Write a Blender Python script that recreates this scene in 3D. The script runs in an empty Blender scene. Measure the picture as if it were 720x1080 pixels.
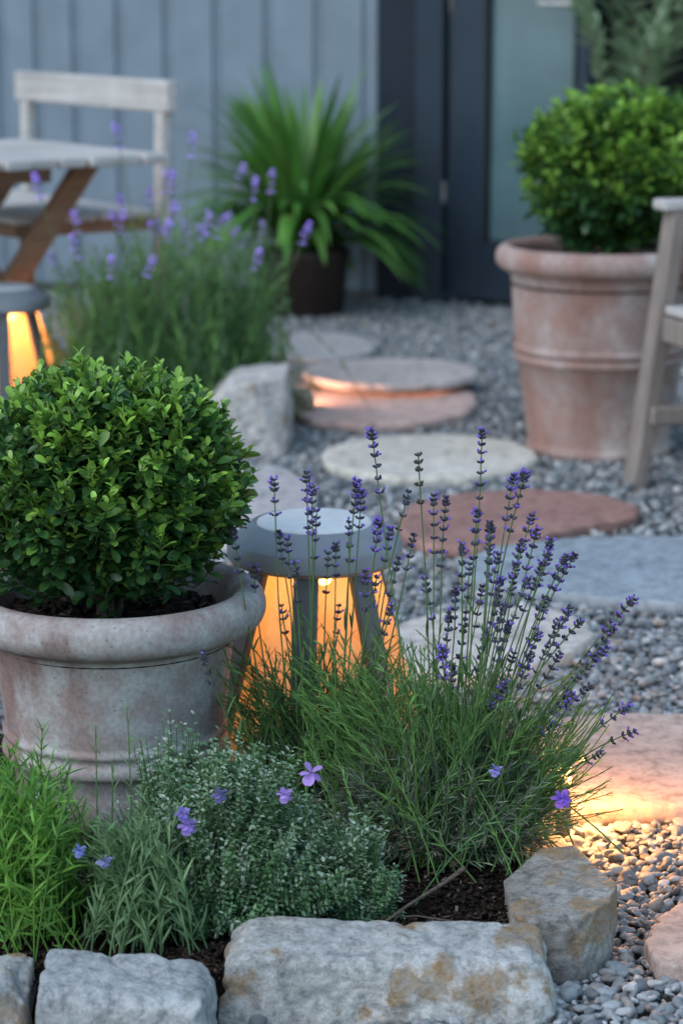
import bpy, math, random
import numpy as np
from mathutils import Vector, Matrix, noise as mnoise
random.seed(7); rng = np.random.default_rng(11)
R = math.radians
scene = bpy.context.scene
COL = scene.collection

# ------------------------------------------------------------------ camera
CAM_H, F, PITCH = 1.10, 2550.0, math.atan(560/2550)
cam_d = bpy.data.cameras.new('camera'); cam = bpy.data.objects.new('camera', cam_d); COL.objects.link(cam)
cam.location = (0, 0, CAM_H); cam.rotation_euler = (math.pi/2 - PITCH, 0, 0)
cam_d.sensor_fit = 'VERTICAL'; cam_d.sensor_height = 36; cam_d.lens = 85
cam_d.clip_end = 500; cam_d.clip_start = .05
cam_d.dof.use_dof = True; cam_d.dof.focus_distance = 2.87; cam_d.dof.aperture_fstop = 5.0
scene.camera = cam

def ray(px, py):
    x = (px-360)/F; y = -(py-540)/F
    s, c = math.sin(PITCH), math.cos(PITCH)
    return Vector((x, c + y*s, -s + y*c))
def P(px, py, z=0.0):            # photo pixel -> world point on the level z
    r = ray(px, py); t = (z-CAM_H)/r.z
    return Vector((r.x*t, r.y*t, z))
def PD(px, py, d):               # photo pixel -> world point at distance y = d
    r = ray(px, py); t = d/r.y
    return Vector((r.x*t, d, CAM_H + r.z*t))

# ------------------------------------------------------------------ object helpers
def tag(o, label=None, cat=None, group=None, kind=None):
    if label: o['label'] = label
    if cat: o['category'] = cat
    if group: o['group'] = group
    if kind: o['kind'] = kind
    return o
def empty(name, loc=(0,0,0), rz=0):
    o = bpy.data.objects.new(name, None); COL.objects.link(o)
    o.location = loc; o.rotation_euler = (0,0,rz); o.empty_display_size = .05
    return o
def link(name, me, mat, parent=None, smooth=True):
    o = bpy.data.objects.new(name, me); COL.objects.link(o)
    if mat: me.materials.append(mat)
    if smooth and len(me.polygons): me.polygons.foreach_set('use_smooth', np.ones(len(me.polygons), bool))
    if parent: o.parent = parent
    return o
def fmesh(name, V, Fc, C=None):
    """uniform polygons: V (n,3), Fc (m,k), C (n,3) colours"""
    V = np.asarray(V, np.float32); Fc = np.asarray(Fc, np.int32); k = Fc.shape[1]
    me = bpy.data.meshes.new(name)
    me.vertices.add(len(V)); me.vertices.foreach_set('co', V.ravel())
    me.loops.add(Fc.size); me.loops.foreach_set('vertex_index', Fc.ravel())
    me.polygons.add(len(Fc)); me.polygons.foreach_set('loop_start', np.arange(0, Fc.size, k, dtype=np.int32))
    if C is not None:
        a = me.color_attributes.new('col', 'FLOAT_COLOR', 'POINT')
        cc = np.ones((len(V), 4), np.float32); cc[:, :3] = C
        a.data.foreach_set('color', cc.ravel())
    me.update(); me.validate()
    return me
def pmesh(name, V, Fc):
    me = bpy.data.meshes.new(name); me.from_pydata([tuple(v) for v in V], [], Fc); me.update(); return me

class MB:                        # collects polygons for one mesh
    def __init__(s): s.v = []; s.f = []
    def add(s, V, Fc):
        b = len(s.v); s.v += [tuple(v) for v in V]; s.f += [[i+b for i in f] for f in Fc]
    def box(s, c, size, M=None, bev=.004):
        hx, hy, hz = [a/2 for a in size]; b = min(bev, hx*.45, hy*.45, hz*.45)
        V = []; idx = {}
        for sx in (-1,1):
            for sy in (-1,1):
                for sz in (-1,1):
                    for ax in range(3):
                        p = [sx*hx, sy*hy, sz*hz]
                        for a2, sg in ((0,sx),(1,sy),(2,sz)):
                            if a2 != ax: p[a2] -= sg*b
                        idx[(sx,sy,sz,ax)] = len(V); V.append(p)
        Fs = []
        S = (-1,1)
        def q(a, flip): Fs.append(a if not flip else a[::-1])
        for ax in range(3):
            o1, o2 = (ax+1)%3, (ax+2)%3
            for sg in S:
                def g(u, w):
                    k = [0,0,0]; k[ax]=sg; k[o1]=u; k[o2]=w
                    return idx[(k[0],k[1],k[2],ax)]
                q([g(-1,-1), g(1,-1), g(1,1), g(-1,1)], sg < 0)
        for ax in range(3):      # edges along ax
            o1, o2 = (ax+1)%3, (ax+2)%3
            for u in S:
                for w in S:
                    def g(t, face):
                        k = [0,0,0]; k[ax]=t; k[o1]=u; k[o2]=w
                        return idx[(k[0],k[1],k[2],face)]
                    q([g(-1,o1), g(1,o1), g(1,o2), g(-1,o2)], u*w > 0)
        for sx in S:
            for sy in S:
                for sz in S:
                    q([idx[(sx,sy,sz,0)], idx[(sx,sy,sz,1)], idx[(sx,sy,sz,2)]], sx*sy*sz < 0)
        c = Vector(c)
        s.add([(M @ Vector(p) if M else Vector(p)) + c for p in V], Fs)
    def bar(s, a, b, w, t, up=(0,0,1), bev=.004):   # beam from a to b, w sideways, t in 'up'
        a, b, up = Vector(a), Vector(b), Vector(up)
        d = b-a; L = d.length; d.normalize(); sd = d.cross(up)
        if sd.length < 1e-4: sd = d.cross(Vector((0,1,0)))
        sd.normalize(); u2 = sd.cross(d)
        M = Matrix((d, sd, u2)).transposed()
        s.box((a+b)/2, (L, w, t), M, bev)
    def lathe(s, prof, seg=64, c=(0,0,0), wob=0):
        V = []; n = len(prof)
        for k in range(seg):
            a = 2*math.pi*k/seg
            for r, z in prof:
                rr = r*(1+wob*mnoise.noise(Vector((math.cos(a), math.sin(a), z*3))))
                V.append((c[0]+rr*math.cos(a), c[1]+rr*math.sin(a), c[2]+z))
        Fs = [[k*n+i, ((k+1)%seg)*n+i, ((k+1)%seg)*n+i+1, k*n+i+1] for k in range(seg) for i in range(n-1)]
        s.add(V, Fs)
    def build(s, name, mat, parent=None, smooth=False):
        return link(name, pmesh(name, s.v, s.f), mat, parent, smooth)

def tubes(polys, radii, sides=5, cols=None):
    """polys: list of (n_i,3) ; radii list of (r0,r1) ; returns V,F,C"""
    VV, FF, CC = [], [], []; base = 0
    ang = np.linspace(0, 2*np.pi, sides, endpoint=False)
    for j, p in enumerate(polys):
        p = np.asarray(p, float); n = len(p)
        t = np.gradient(p, axis=0); t /= np.linalg.norm(t, axis=1)[:, None]+1e-12
        ref = np.array([1., 0, 0]) if abs(t[0][0]) < .8 else np.array([0, 1., 0])
        u = np.cross(t, ref); u /= np.linalg.norm(u, axis=1)[:, None]; w = np.cross(t, u)
        r = np.linspace(radii[j][0], radii[j][1], n)
        V = p[:, None, :] + r[:, None, None]*(np.cos(ang)[None, :, None]*u[:, None, :] + np.sin(ang)[None, :, None]*w[:, None, :])
        VV.append(V.reshape(-1, 3))
        i = np.arange(n-1)[:, None]*sides; k = np.arange(sides)[None, :]; k2 = (k+1) % sides
        FF.append((np.stack([i+k, i+k2, i+sides+k2, i+sides+k], -1).reshape(-1, 4))+base)
        if cols is not None: CC.append(np.repeat(np.asarray(cols[j])[None], n*sides, 0))
        base += n*sides
    return np.vstack(VV), np.vstack(FF), (np.vstack(CC) if cols is not None else None)
def bez(a, c, b, n=10):
    t = np.linspace(0, 1, n)[:, None]; a, c, b = map(np.asarray, (a, c, b))
    return (1-t)**2*a + 2*t*(1-t)*c + t*t*b
def frames(D, roll=None):
    """columns x(side), y(direction), z(normal) for directions D (n,3)"""
    D = D/np.linalg.norm(D, axis=1)[:, None]
    up = np.tile([0, 0, 1.], (len(D), 1)); bad = np.abs(D[:, 2]) > .97; up[bad] = [1, 0, 0]
    X = np.cross(D, up); X /= np.linalg.norm(X, axis=1)[:, None]; Z = np.cross(X, D)
    if roll is not None:
        c, s = np.cos(roll)[:, None], np.sin(roll)[:, None]; X, Z = c*X+s*Z, -s*X+c*Z
    return np.stack([X, D, Z], -1)
def scatter(T, TF, pos, M, sc, col):
    """T (k,3) template, M (n,3,3), sc (n,) or (n,3)"""
    sc = np.asarray(sc, float);
    if sc.ndim == 1: sc = np.repeat(sc[:, None], 3, 1)
    V = np.einsum('nij,nkj->nki', M, T[None]*sc[:, None, :]) + pos[:, None, :]
    n, k = len(pos), len(T)
    Fc = (TF[None] + (np.arange(n)*k)[:, None, None]).reshape(-1, TF.shape[1])
    return V.reshape(-1, 3), Fc, np.repeat(col, k, 0)
def join(parts):
    V, Fc, C = [], [], []; b = 0
    for v, f, c in parts: V.append(v); Fc.append(f+b); C.append(c); b += len(v)
    return np.vstack(V), np.vstack(Fc), np.vstack(C)
def leaf_tpl(widths, bend=.15, fold=.12, cols=3):
    n = len(widths); V = []
    for i, w in enumerate(widths):
        t = i/(n-1)
        for x in np.linspace(-1, 1, cols):
            V.append((x*w/2, t, -bend*t*t*1.0 + abs(x)*w*fold))
    Fc = [[i*cols+j, i*cols+j+1, (i+1)*cols+j+1, (i+1)*cols+j] for i in range(n-1) for j in range(cols-1)]
    return np.array(V), np.array(Fc)
def jit(col, n, v=.2, h=.08):
    c = np.tile(np.asarray(col, float), (n, 1)); c *= (1+v*rng.uniform(-1, 1, (n, 1)))*(1+h*rng.uniform(-1, 1, (n, 3)))
    return np.clip(c, 0, 1)

# ------------------------------------------------------------------ materials
def mat(name):
    m = bpy.data.materials.new(name); m.use_nodes = True; nt = m.node_tree
    return m, nt, nt.nodes['Principled BSDF'], nt.nodes['Material Output']
def N(nt, t, **kw):
    n = nt.nodes.new(t)
    for k, v in kw.items():
        if k in n.inputs.keys(): n.inputs[k].default_value = v
        else: setattr(n, k, v)
    return n
def ntex(nt, scale, detail=5, rough=.55, coord='Object', vec=None):
    t = N(nt, 'ShaderNodeTexNoise', Scale=scale, Detail=detail, Roughness=rough)
    if vec is None:
        c = N(nt, 'ShaderNodeTexCoord'); vec = c.outputs[coord]
    nt.links.new(vec, t.inputs['Vector']); return t
def ramp(nt, src, stops):
    r = N(nt, 'ShaderNodeValToRGB'); e = r.color_ramp.elements
    while len(e) < len(stops): e.new(.5)
    for k, (p, c) in enumerate(stops):
        e[k].position = p; e[k].color = (*c, 1) if len(c) == 3 else c
    nt.links.new(src, r.inputs[0]); return r
def mixc(nt, fac, a, b, mode='MIX'):
    m = N(nt, 'ShaderNodeMix', data_type='RGBA', blend_type=mode)
    for src, k in ((fac, 0), (a, 6), (b, 7)):
        if isinstance(src, (int, float)): m.inputs[k].default_value = src
        elif isinstance(src, tuple): m.inputs[k].default_value = (*src, 1)
        else: nt.links.new(src, m.inputs[k])
    return m.outputs[2]
def bump(nt, bs, src, strength, dist=.01):
    b = N(nt, 'ShaderNodeBump', Strength=strength, Distance=dist); nt.links.new(src, b.inputs['Height'])
    nt.links.new(b.outputs[0], bs.inputs['Normal']); return b
def g(v): return (v, v, v)

def foliage_mat(name, rough=.45, trans=.25, spec=.5):
    m, nt, bs, out = mat(name)
    a = N(nt, 'ShaderNodeVertexColor', layer_name='col')
    n = ntex(nt, 60, 3); c = mixc(nt, .35, a.outputs[0], n.outputs[0], 'SOFT_LIGHT')
    nt.links.new(c, bs.inputs['Base Color'])
    bs.inputs['Roughness'].default_value = rough; bs.inputs['Specular IOR Level'].default_value = spec
    tr = N(nt, 'ShaderNodeBsdfTranslucent'); br = N(nt, 'ShaderNodeBrightContrast', Bright=0.02)
    nt.links.new(c, br.inputs[0]); nt.links.new(br.outputs[0], tr.inputs[0])
    mx = N(nt, 'ShaderNodeMixShader', Fac=trans)
    nt.links.new(bs.outputs[0], mx.inputs[1]); nt.links.new(tr.outputs[0], mx.inputs[2])
    nt.links.new(mx.outputs[0], out.inputs[0]); return m
M_box = foliage_mat('boxwood leaf', .38, .22, .5)
M_herb = foliage_mat('herb leaf', .6, .38, .3)
M_stem = foliage_mat('green stem', .6, .1, .3)
M_petal = foliage_mat('petal', .7, .35, .2)
M_strap = foliage_mat('strap leaf', .4, .25, .5)

def vcol_mat(name, rough=.8, bs_=.3, sc=200, spec=.3):
    m, nt, bs, out = mat(name)
    a = N(nt, 'ShaderNodeVertexColor', layer_name='col'); n = ntex(nt, sc, 4)
    r = ramp(nt, n.outputs[0], [(.3, g(.35)), (.7, g(.65))])
    c = mixc(nt, .8, a.outputs[0], r.outputs[0], 'OVERLAY')
    nt.links.new(c, bs.inputs['Base Color']); bs.inputs['Roughness'].default_value = rough
    bs.inputs['Specular IOR Level'].default_value = spec
    bump(nt, bs, n.outputs[0], bs_, .004); return m
M_pebble = vcol_mat('pebble', .62, .35, 130, .4)
M_chip = vcol_mat('mulch chip', .9, .5, 300, .15)

def pot_mat(name, clay, clay2, lime, lo, hi, scale=7):
    m, nt, bs, out = mat(name)
    tc = N(nt, 'ShaderNodeTexCoord'); mp = N(nt, 'ShaderNodeMapping'); mp.inputs['Scale'].default_value = (1, 1, .55)
    nt.links.new(tc.outputs['Object'], mp.inputs[0])
    n1 = ntex(nt, scale, 7, .6, vec=mp.outputs[0]); n2 = ntex(nt, scale*3.7, 8, .7); n3 = ntex(nt, 160, 4)
    base = mixc(nt, ramp(nt, n2.outputs[0], [(.35, g(0)), (.65, g(1))]).outputs[0], clay, clay2)
    r1 = ramp(nt, n1.outputs[0], [(lo, g(0)), (hi, g(1))])
    r2 = ramp(nt, n2.outputs[0], [(.38, g(.25)), (.62, g(1))])
    f = N(nt, 'ShaderNodeMath', operation='MULTIPLY'); nt.links.new(r1.outputs[0], f.inputs[0]); nt.links.new(r2.outputs[0], f.inputs[1])
    c = mixc(nt, f.outputs[0], base, lime)
    # vertical run marks
    mp2 = N(nt, 'ShaderNodeMapping'); mp2.inputs['Scale'].default_value = (14, 14, 1.2); nt.links.new(tc.outputs['Object'], mp2.inputs[0])
    n4 = ntex(nt, 2.0, 4, .6, vec=mp2.outputs[0]); r4 = ramp(nt, n4.outputs[0], [(.55, g(0)), (.75, g(.55))])
    c = mixc(nt, r4.outputs[0], c, tuple(.6*a+.4*b for a, b in zip(lime, clay2)))
    r3 = ramp(nt, n3.outputs[0], [(.3, g(.75)), (.6, g(1.0))]); c = mixc(nt, 1.0, c, r3.outputs[0], 'MULTIPLY')
    v = N(nt, 'ShaderNodeTexVoronoi', Scale=70.0); nt.links.new(tc.outputs['Object'], v.inputs[0])
    rv = ramp(nt, v.outputs['Distance'], [(.05, g(.45)), (.12, g(1))]); c = mixc(nt, .8, c, rv.outputs[0], 'MULTIPLY')
    nt.links.new(c, bs.inputs['Base Color']); bs.inputs['Roughness'].default_value = .82
    bs.inputs['Specular IOR Level'].default_value = .25
    ad = N(nt, 'ShaderNodeMath', operation='ADD'); nt.links.new(n2.outputs[0], ad.inputs[0]); nt.links.new(rv.outputs[0], ad.inputs[1])
    bump(nt, bs, ad.outputs[0], .35, .004); return m
M_potA = pot_mat('limed clay pot', (.30,.20,.18), (.20,.135,.125), (.46,.46,.45), .40, .50, 5)
M_potB = pot_mat('terracotta pot', (.34,.195,.16), (.24,.135,.11), (.50,.44,.42), .38, .60, 5)

def stone_mat(name, a, b, stain=None, scale=6, rough=.75, lo=.55, hi=.66, bmp=.5, veins=True):
    m, nt, bs, out = mat(name)
    n1 = ntex(nt, scale, 8, .65); n2 = ntex(nt, scale*8, 8, .7); n3 = ntex(nt, scale*1.7, 5, .6)
    c = mixc(nt, ramp(nt, n1.outputs[0], [(.35, g(0)), (.65, g(1))]).outputs[0], a, b)
    if stain:
        f = ramp(nt, n3.outputs[0], [(lo, g(0)), (hi, g(1))]).outputs[0]
        f2 = ramp(nt, n2.outputs[0], [(.35, g(.3)), (.6, g(1))]).outputs[0]
        mm = N(nt, 'ShaderNodeMath', operation='MULTIPLY'); nt.links.new(f, mm.inputs[0]); nt.links.new(f2, mm.inputs[1])
        c = mixc(nt, mm.outputs[0], c, stain)
    r = ramp(nt, n2.outputs[0], [(.32, g(.5)), (.52, g(1.0)), (.75, g(1.15))]); c = mixc(nt, 1.0, c, r.outputs[0], 'MULTIPLY')
    if veins:
        v = ntex(nt, scale*2.3, 9, .75); rv = ramp(nt, v.outputs[0], [(.47, g(1)), (.5, g(.6)), (.53, g(1))])
        c = mixc(nt, .6, c, rv.outputs[0], 'MULTIPLY')
    nt.links.new(c, bs.inputs['Base Color']); bs.inputs['Roughness'].default_value = rough
    bs.inputs['Specular IOR Level'].default_value = .3
    n5 = ntex(nt, scale*26, 6, .8); r5 = ramp(nt, n5.outputs[0], [(.36, g(.55)), (.47, g(1))]); c = mixc(nt, .75, c, r5.outputs[0], 'MULTIPLY')
    nt.links.new(c, bs.inputs['Base Color'])
    ad = N(nt, 'ShaderNodeMath', operation='MULTIPLY_ADD'); nt.links.new(n5.outputs[0], ad.inputs[0]); ad.inputs[1].default_value = .45; nt.links.new(n2.outputs[0], ad.inputs[2])
    bump(nt, bs, ad.outputs[0], min(1, bmp*1.5), .009); return m
M_rock = stone_mat('grey sandstone', (.44,.45,.44), (.72,.72,.70), (.34,.23,.12), 8, lo=.53, hi=.60, bmp=.6)
M_rock2 = stone_mat('blue grey sandstone', (.38,.40,.41), (.68,.70,.70), None, 8, bmp=.6)
M_rock3 = stone_mat('weathered block', (.32,.30,.27), (.66,.64,.60), (.44,.29,.15), 10, lo=.48, hi=.58, bmp=.7)
M_boulder = stone_mat('pale boulder', (.60,.58,.55), (.75,.73,.70), (.40,.32,.24), 8)
def slab_mat(name, a, b): return stone_mat(name, a, b, None, 4, .7, bmp=.13, veins=False)

def wood_mat(name, a, b, axis='X', sc=1.0, rough=.8):
    m, nt, bs, out = mat(name)
    tc = N(nt, 'ShaderNodeTexCoord'); mp = N(nt, 'ShaderNodeMapping'); s = [60, 60, 60]; s['XYZ'.index(axis)] = 3
    mp.inputs['Scale'].default_value = [q*sc for q in s]; nt.links.new(tc.outputs['Object'], mp.inputs[0])
    n = ntex(nt, 1.0, 6, .6, vec=mp.outputs[0]); n2 = ntex(nt, 5, 4)
    c = mixc(nt, ramp(nt, n.outputs[0], [(.3, g(0)), (.7, g(1))]).outputs[0], a, b)
    r = ramp(nt, n2.outputs[0], [(.3, g(.75)), (.7, g(1.1))]); c = mixc(nt, 1.0, c, r.outputs[0], 'MULTIPLY')
    nt.links.new(c, bs.inputs['Base Color']); bs.inputs['Roughness'].default_value = rough
    bump(nt, bs, n.outputs[0], .4, .003); return m
M_woodgrey = wood_mat('silvered teak', (.38,.365,.35), (.54,.52,.50))
M_woodbrown = wood_mat('brown teak', (.20,.11,.065), (.30,.18,.11))
M_woodweath = wood_mat('weathered armchair teak', (.19,.155,.135), (.29,.25,.225), 'Z')

def plain(name, c, rough=.5, metal=0, spec=.5, nz=.12, sc=30):
    m, nt, bs, out = mat(name)
    n = ntex(nt, sc, 5, .6); r = ramp(nt, n.outputs[0], [(.3, g(1-nz)), (.7, g(1+nz))])
    nt.links.new(mixc(nt, 1.0, c, r.outputs[0], 'MULTIPLY'), bs.inputs['Base Color'])
    bs.inputs['Roughness'].default_value = rough; bs.inputs['Metallic'].default_value = metal
    bs.inputs['Specular IOR Level'].default_value = spec; bump(nt, bs, n.outputs[0], .08, .002); return m
M_siding = plain('blue grey painted boards', (.18,.235,.29), .6, sc=6)
M_groove = plain('darker board groove', (.15,.20,.25), .7, sc=6)  # backing seen between the boards, slightly darker than the board colour
M_navy = plain('dark navy frame', (.011,.020,.034), .5, 0, .25, sc=8)
M_navy2 = plain('navy panel', (.018,.033,.052), .5, 0, .3, sc=8)
M_black = plain('black gap', (.006,.009,.012), .7)
M_doorglass = plain('door glass', (.085,.15,.17), .25, sc=3, nz=.25)
M_darkglass = plain('dark window glass', (.003,.005,.006), .35, 0, .2, sc=3)
M_steel = plain('satin steel', (.45,.46,.48), .35, .9)
M_cap = plain('grey powder coat', (.20,.225,.25), .5, 0, .5, .08, 40)
M_captop = plain('pale cap disc', (.62,.64,.65), .5, 0, .5, .06, 60)
M_leg = plain('dark grey leg', (.085,.092,.10), .5, 0, .5, .1, 40)
M_darkpot = plain('dark brown planter', (.035,.024,.022), .6, 0, .4, .3, 20)
M_plaster = plain('foundation', (.2,.2,.2), .9)
m, nt, bs, out = mat('amber lamp glass'); M_amber = m
tcn = ntex(nt, 14, 4); cc = mixc(nt, ramp(nt, tcn.outputs[0], [(.35, g(0)), (.65, g(1))]).outputs[0], (.95,.66,.42), (.9,.52,.28))
tl = N(nt, 'ShaderNodeBsdfTranslucent'); nt.links.new(cc, tl.inputs[0])
tp = N(nt, 'ShaderNodeBsdfTransparent'); tp.inputs[0].default_value = (1,.82,.62,1)
mx1 = N(nt, 'ShaderNodeMixShader', Fac=.72); nt.links.new(tl.outputs[0], mx1.inputs[1]); nt.links.new(tp.outputs[0], mx1.inputs[2])
nt.links.new(cc, bs.inputs['Base Color']); bs.inputs['Roughness'].default_value = .25
mx2 = N(nt, 'ShaderNodeMixShader', Fac=.25); nt.links.new(mx1.outputs[0], mx2.inputs[1]); nt.links.new(bs.outputs[0], mx2.inputs[2])
nt.links.new(mx2.outputs[0], out.inputs[0])
def emis(name, c, s):
    m, nt, bs, out = mat(name); e = N(nt, 'ShaderNodeEmission', Strength=s); e.inputs[0].default_value = (*c, 1)
    nt.links.new(e.outputs[0], out.inputs[0]); return m
WARM = (1, .54, .18)
M_bulb = emis('bulb', (1, .62, .2), 6); M_led = emis('led strip', (1, .52, .34), 1.6)
m, nt, bs, out = mat('soil'); M_soil = m
n = ntex(nt, 90, 8, .7); nt.links.new(ramp(nt, n.outputs[0], [(.35, (.012,.008,.006)), (.6, (.035,.024,.017)), (.72, (.07,.05,.04))]).outputs[0], bs.inputs['Base Color'])
bs.inputs['Roughness'].default_value = .95; bs.inputs['Specular IOR Level'].default_value = .15; bump(nt, bs, n.outputs[0], .9, .02)
m, nt, bs, out = mat('ground grit'); M_ground = m
n = ntex(nt, 50, 8, .7); nt.links.new(ramp(nt, n.outputs[0], [(.35, (.05,.05,.05)), (.65, (.16,.16,.16))]).outputs[0], bs.inputs['Base Color'])
bs.inputs['Roughness'].default_value = .95; bump(nt, bs, n.outputs[0], .9, .02)
m, nt, bs, out = mat('bark'); M_bark = m
n = ntex(nt, 120, 6, .7); nt.links.new(ramp(nt, n.outputs[0], [(.35, (.06,.04,.03)), (.65, (.17,.13,.10))]).outputs[0], bs.inputs['Base Color'])
bs.inputs['Roughness'].default_value = .9; bump(nt, bs, n.outputs[0], .8, .004)

# ------------------------------------------------------------------ ground, soil
o = link('ground', pmesh('ground', [(-60,-30,-.012),(60,-30,-.012),(60,90,-.012),(-60,90,-.012)], [[0,1,2,3]]), M_ground, smooth=False); tag(o, kind='structure')
def nz(x, y, z=0): return mnoise.noise(Vector((x, y, z)))
BED = [(-1.6,2.38),(-.35,2.40),(.15,2.45),(.215,2.55),(.24,2.80),(.22,2.95),(.10,3.02),(-.05,3.06),(-.25,3.30),(-1.6,3.5)]
BACKBED = [(-.62,5.62),(-.32,5.66),(-.16,5.78),(-.13,6.10),(-.2,6.22),(-.62,6.2),(-.72,5.9)]
def inpoly(X, Y, poly):
    ins = np.zeros(len(X), bool); n = len(poly)
    for i in range(n):
        x1, y1 = poly[i][0], poly[i][1]; x2, y2 = poly[(i+1)%n][0], poly[(i+1)%n][1]
        c = ((y1 > Y) != (y2 > Y)) & (X < (x2-x1)*(Y-y1)/(y2-y1+1e-12)+x1); ins ^= c
    return ins
def edist(X, Y, poly):
    d = np.full(len(X), 1e9); n = len(poly)
    for i in range(n):
        a = np.array(poly[i][:2]); b = np.array(poly[(i+1)%n][:2]); ab = b-a
        t = np.clip(((X-a[0])*ab[0]+(Y-a[1])*ab[1])/(ab@ab), 0, 1)
        d = np.minimum(d, np.hypot(X-a[0]-t*ab[0], Y-a[1]-t*ab[1]))
    return d
def soil_patch(name, poly, h, step):
    xs = np.arange(min(p[0] for p in poly)-.05, max(p[0] for p in poly)+.05, step)
    ys = np.arange(min(p[1] for p in poly)-.05, max(p[1] for p in poly)+.05, step)
    X, Y = np.meshgrid(xs, ys); sh = X.shape; X = X.ravel(); Y = Y.ravel()
    d = edist(X, Y, poly)*np.where(inpoly(X, Y, poly), 1, -1)
    Z = np.clip((d+.03)/.06, 0, 1)*h + np.array([.008*nz(x*9, y*9)+.004*nz(x*40, y*40) for x, y in zip(X, Y)]) - .01
    I = np.arange(len(X)).reshape(sh)
    Fc = np.stack([I[:-1,:-1], I[:-1,1:], I[1:,1:], I[1:,:-1]], -1).reshape(-1, 4)
    keep = (d[Fc] > -.045).all(1)
    o = link(name, fmesh(name, np.stack([X, Y, Z], -1), Fc[keep]), M_soil); tag(o, kind='structure'); return o
soil_patch('soil', BED, .06, .0125)
soil_patch('soil', BACKBED, .05, .03)

# ------------------------------------------------------------------ mulch chips
CT = np.array([(-.5,-.5,-.5),(.5,-.4,-.5),(.45,.5,-.5),(-.5,.45,-.5),(-.4,-.5,.5),(.5,-.5,.4),(.5,.4,.5),(-.5,.5,.5)])
CF = np.array([(0,3,2,1),(4,5,6,7),(0,1,5,4),(1,2,6,5),(2,3,7,6),(3,0,4,7)])
def chips(n, X, Y, Z, smin=.004, smax=.013):
    D = rng.normal(size=(n, 3)); D[:, 2] *= .45
    s = rng.uniform(smin, smax, n); S = np.stack([s*.5, s*1.3, s*.3], -1)
    c = jit((.030,.021,.016), n, .6, .1); k = rng.random(n) < .08; c[k] = jit((.14,.11,.09), k.sum(), .4)
    return scatter(CT, CF, np.stack([X, Y, Z], -1), frames(D, rng.uniform(-.5, .5, n)), S, c)
n = 30000; X = rng.uniform(-.75, .26, n); Y = rng.uniform(2.38, 3.2, n); k = inpoly(X, Y, BED); X = X[k]; Y = Y[k]
Z = .052 + np.array([.008*nz(x*9, y*9) for x, y in zip(X, Y)]) + rng.uniform(0, .006, len(X))
V, Fc, C = chips(len(X), X, Y, Z, .002, .008)
o = link('mulch', fmesh('mulch', V, Fc, C), M_chip, smooth=False); tag(o, 'dark bark mulch covering the soil between the front planting and edging stones', 'mulch', kind='stuff')

# ------------------------------------------------------------------ slabs
SLABS = []
def slab(name, pts, z0, th, material, label, cat='stepping stone', group='stone slabs of the garden path', jag=.006, worldpts=False):
    poly = [(Vector((*p, z0+th)) if worldpts else P(p[0], p[1], z0+th)) for p in pts]
    c = sum(poly, Vector())/len(poly); ang = sorted([(math.atan2(p.y-c.y, p.x-c.x), (p-c).length) for p in poly])
    n = 220; seed = len(SLABS)*7.3
    th_ = np.linspace(-math.pi, math.pi, n, endpoint=False)
    P2 = sorted([(math.atan2(p.y-c.y, p.x-c.x), p) for p in poly], key=lambda q: q[0])
    A = [q[0] for q in P2]; XY = [(q[1].x-c.x, q[1].y-c.y) for q in P2]
    rad = []
    m_ = len(XY)
    for t in th_:
        dx, dy = math.cos(t), math.sin(t); best = .1
        for i in range(m_):
            x1, y1 = XY[i]; x2, y2 = XY[(i+1) % m_]; ex, ey = x2-x1, y2-y1
            den = dx*ey - dy*ex
            if abs(den) < 1e-9: continue
            rr = (x1*ey - y1*ex)/den; u = (x1*dy - y1*dx)/den
            if rr > 0 and -1e-6 <= u <= 1+1e-6: best = rr
        rad.append(best)
    rad = np.array(rad)
    ker = np.exp(-np.linspace(-2, 2, 9)**2); ker /= ker.sum()
    rad = np.convolve(np.concatenate([rad[-4:], rad, rad[:4]]), ker, 'valid')
    rad = rad + np.array([jag*nz(math.cos(t)*5+seed, math.sin(t)*5) + jag*.5*nz(math.cos(t)*22+seed, math.sin(t)*22) for t in th_])
    rings = [(0.02,0),(.2,0),(.4,0),(.6,0),(.75,0),(.87,0),(.95,-.0003),(.985,-.001),(.995,-.0022),(1,-.0055),(1.003,-th*.5),(.995,-th*.8),(.97,-th)]
    V = []
    for k, (f, dz) in enumerate(rings):
        for j, t in enumerate(th_):
            x = f*rad[j]*math.cos(t); y = f*rad[j]*math.sin(t)
            j2 = 1+.012*nz(t*9, k*1.7, seed) if 8 < k < 12 else 1
            V.append((x*j2, y*j2, z0+th+dz + .0022*nz(x*7+seed, y*7) + .0008*nz(x*40, y*40)))
    Fs = [[k*n+j, (k+1)*n+j, (k+1)*n+(j+1)%n, k*n+(j+1)%n] for k in range(len(rings)-1) for j in range(n)]
    Fs.append(list(range(n)));
    o = link(name, pmesh(name, V, Fs), material); o.location = (c.x, c.y, 0)
    tag(o, label, cat, group)
    SLABS.append([(c.x+rad[j]*math.cos(t), c.y+rad[j]*math.sin(t)) for j, t in list(enumerate(th_))[::5]])
    return o
def ell(cx, cy, rx, ry, n=20): return [(cx+rx*math.cos(2*math.pi*k/n), cy+ry*math.sin(2*math.pi*k/n)) for k in range(n)]
MS_grey = slab_mat('grey slab', (.40,.38,.38), (.48,.46,.46)); MS_pink = slab_mat('pink slab', (.52,.37,.33), (.62,.47,.42))
MS_greyp = slab_mat('grey pink slab', (.46,.41,.39), (.55,.50,.47)); MS_cream = slab_mat('cream slab', (.56,.53,.46), (.66,.63,.56))
MS_red = slab_mat('red slab', (.30,.165,.14), (.38,.22,.185)); MS_blue = slab_mat('blue slab', (.25,.30,.34), (.32,.37,.41))
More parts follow.
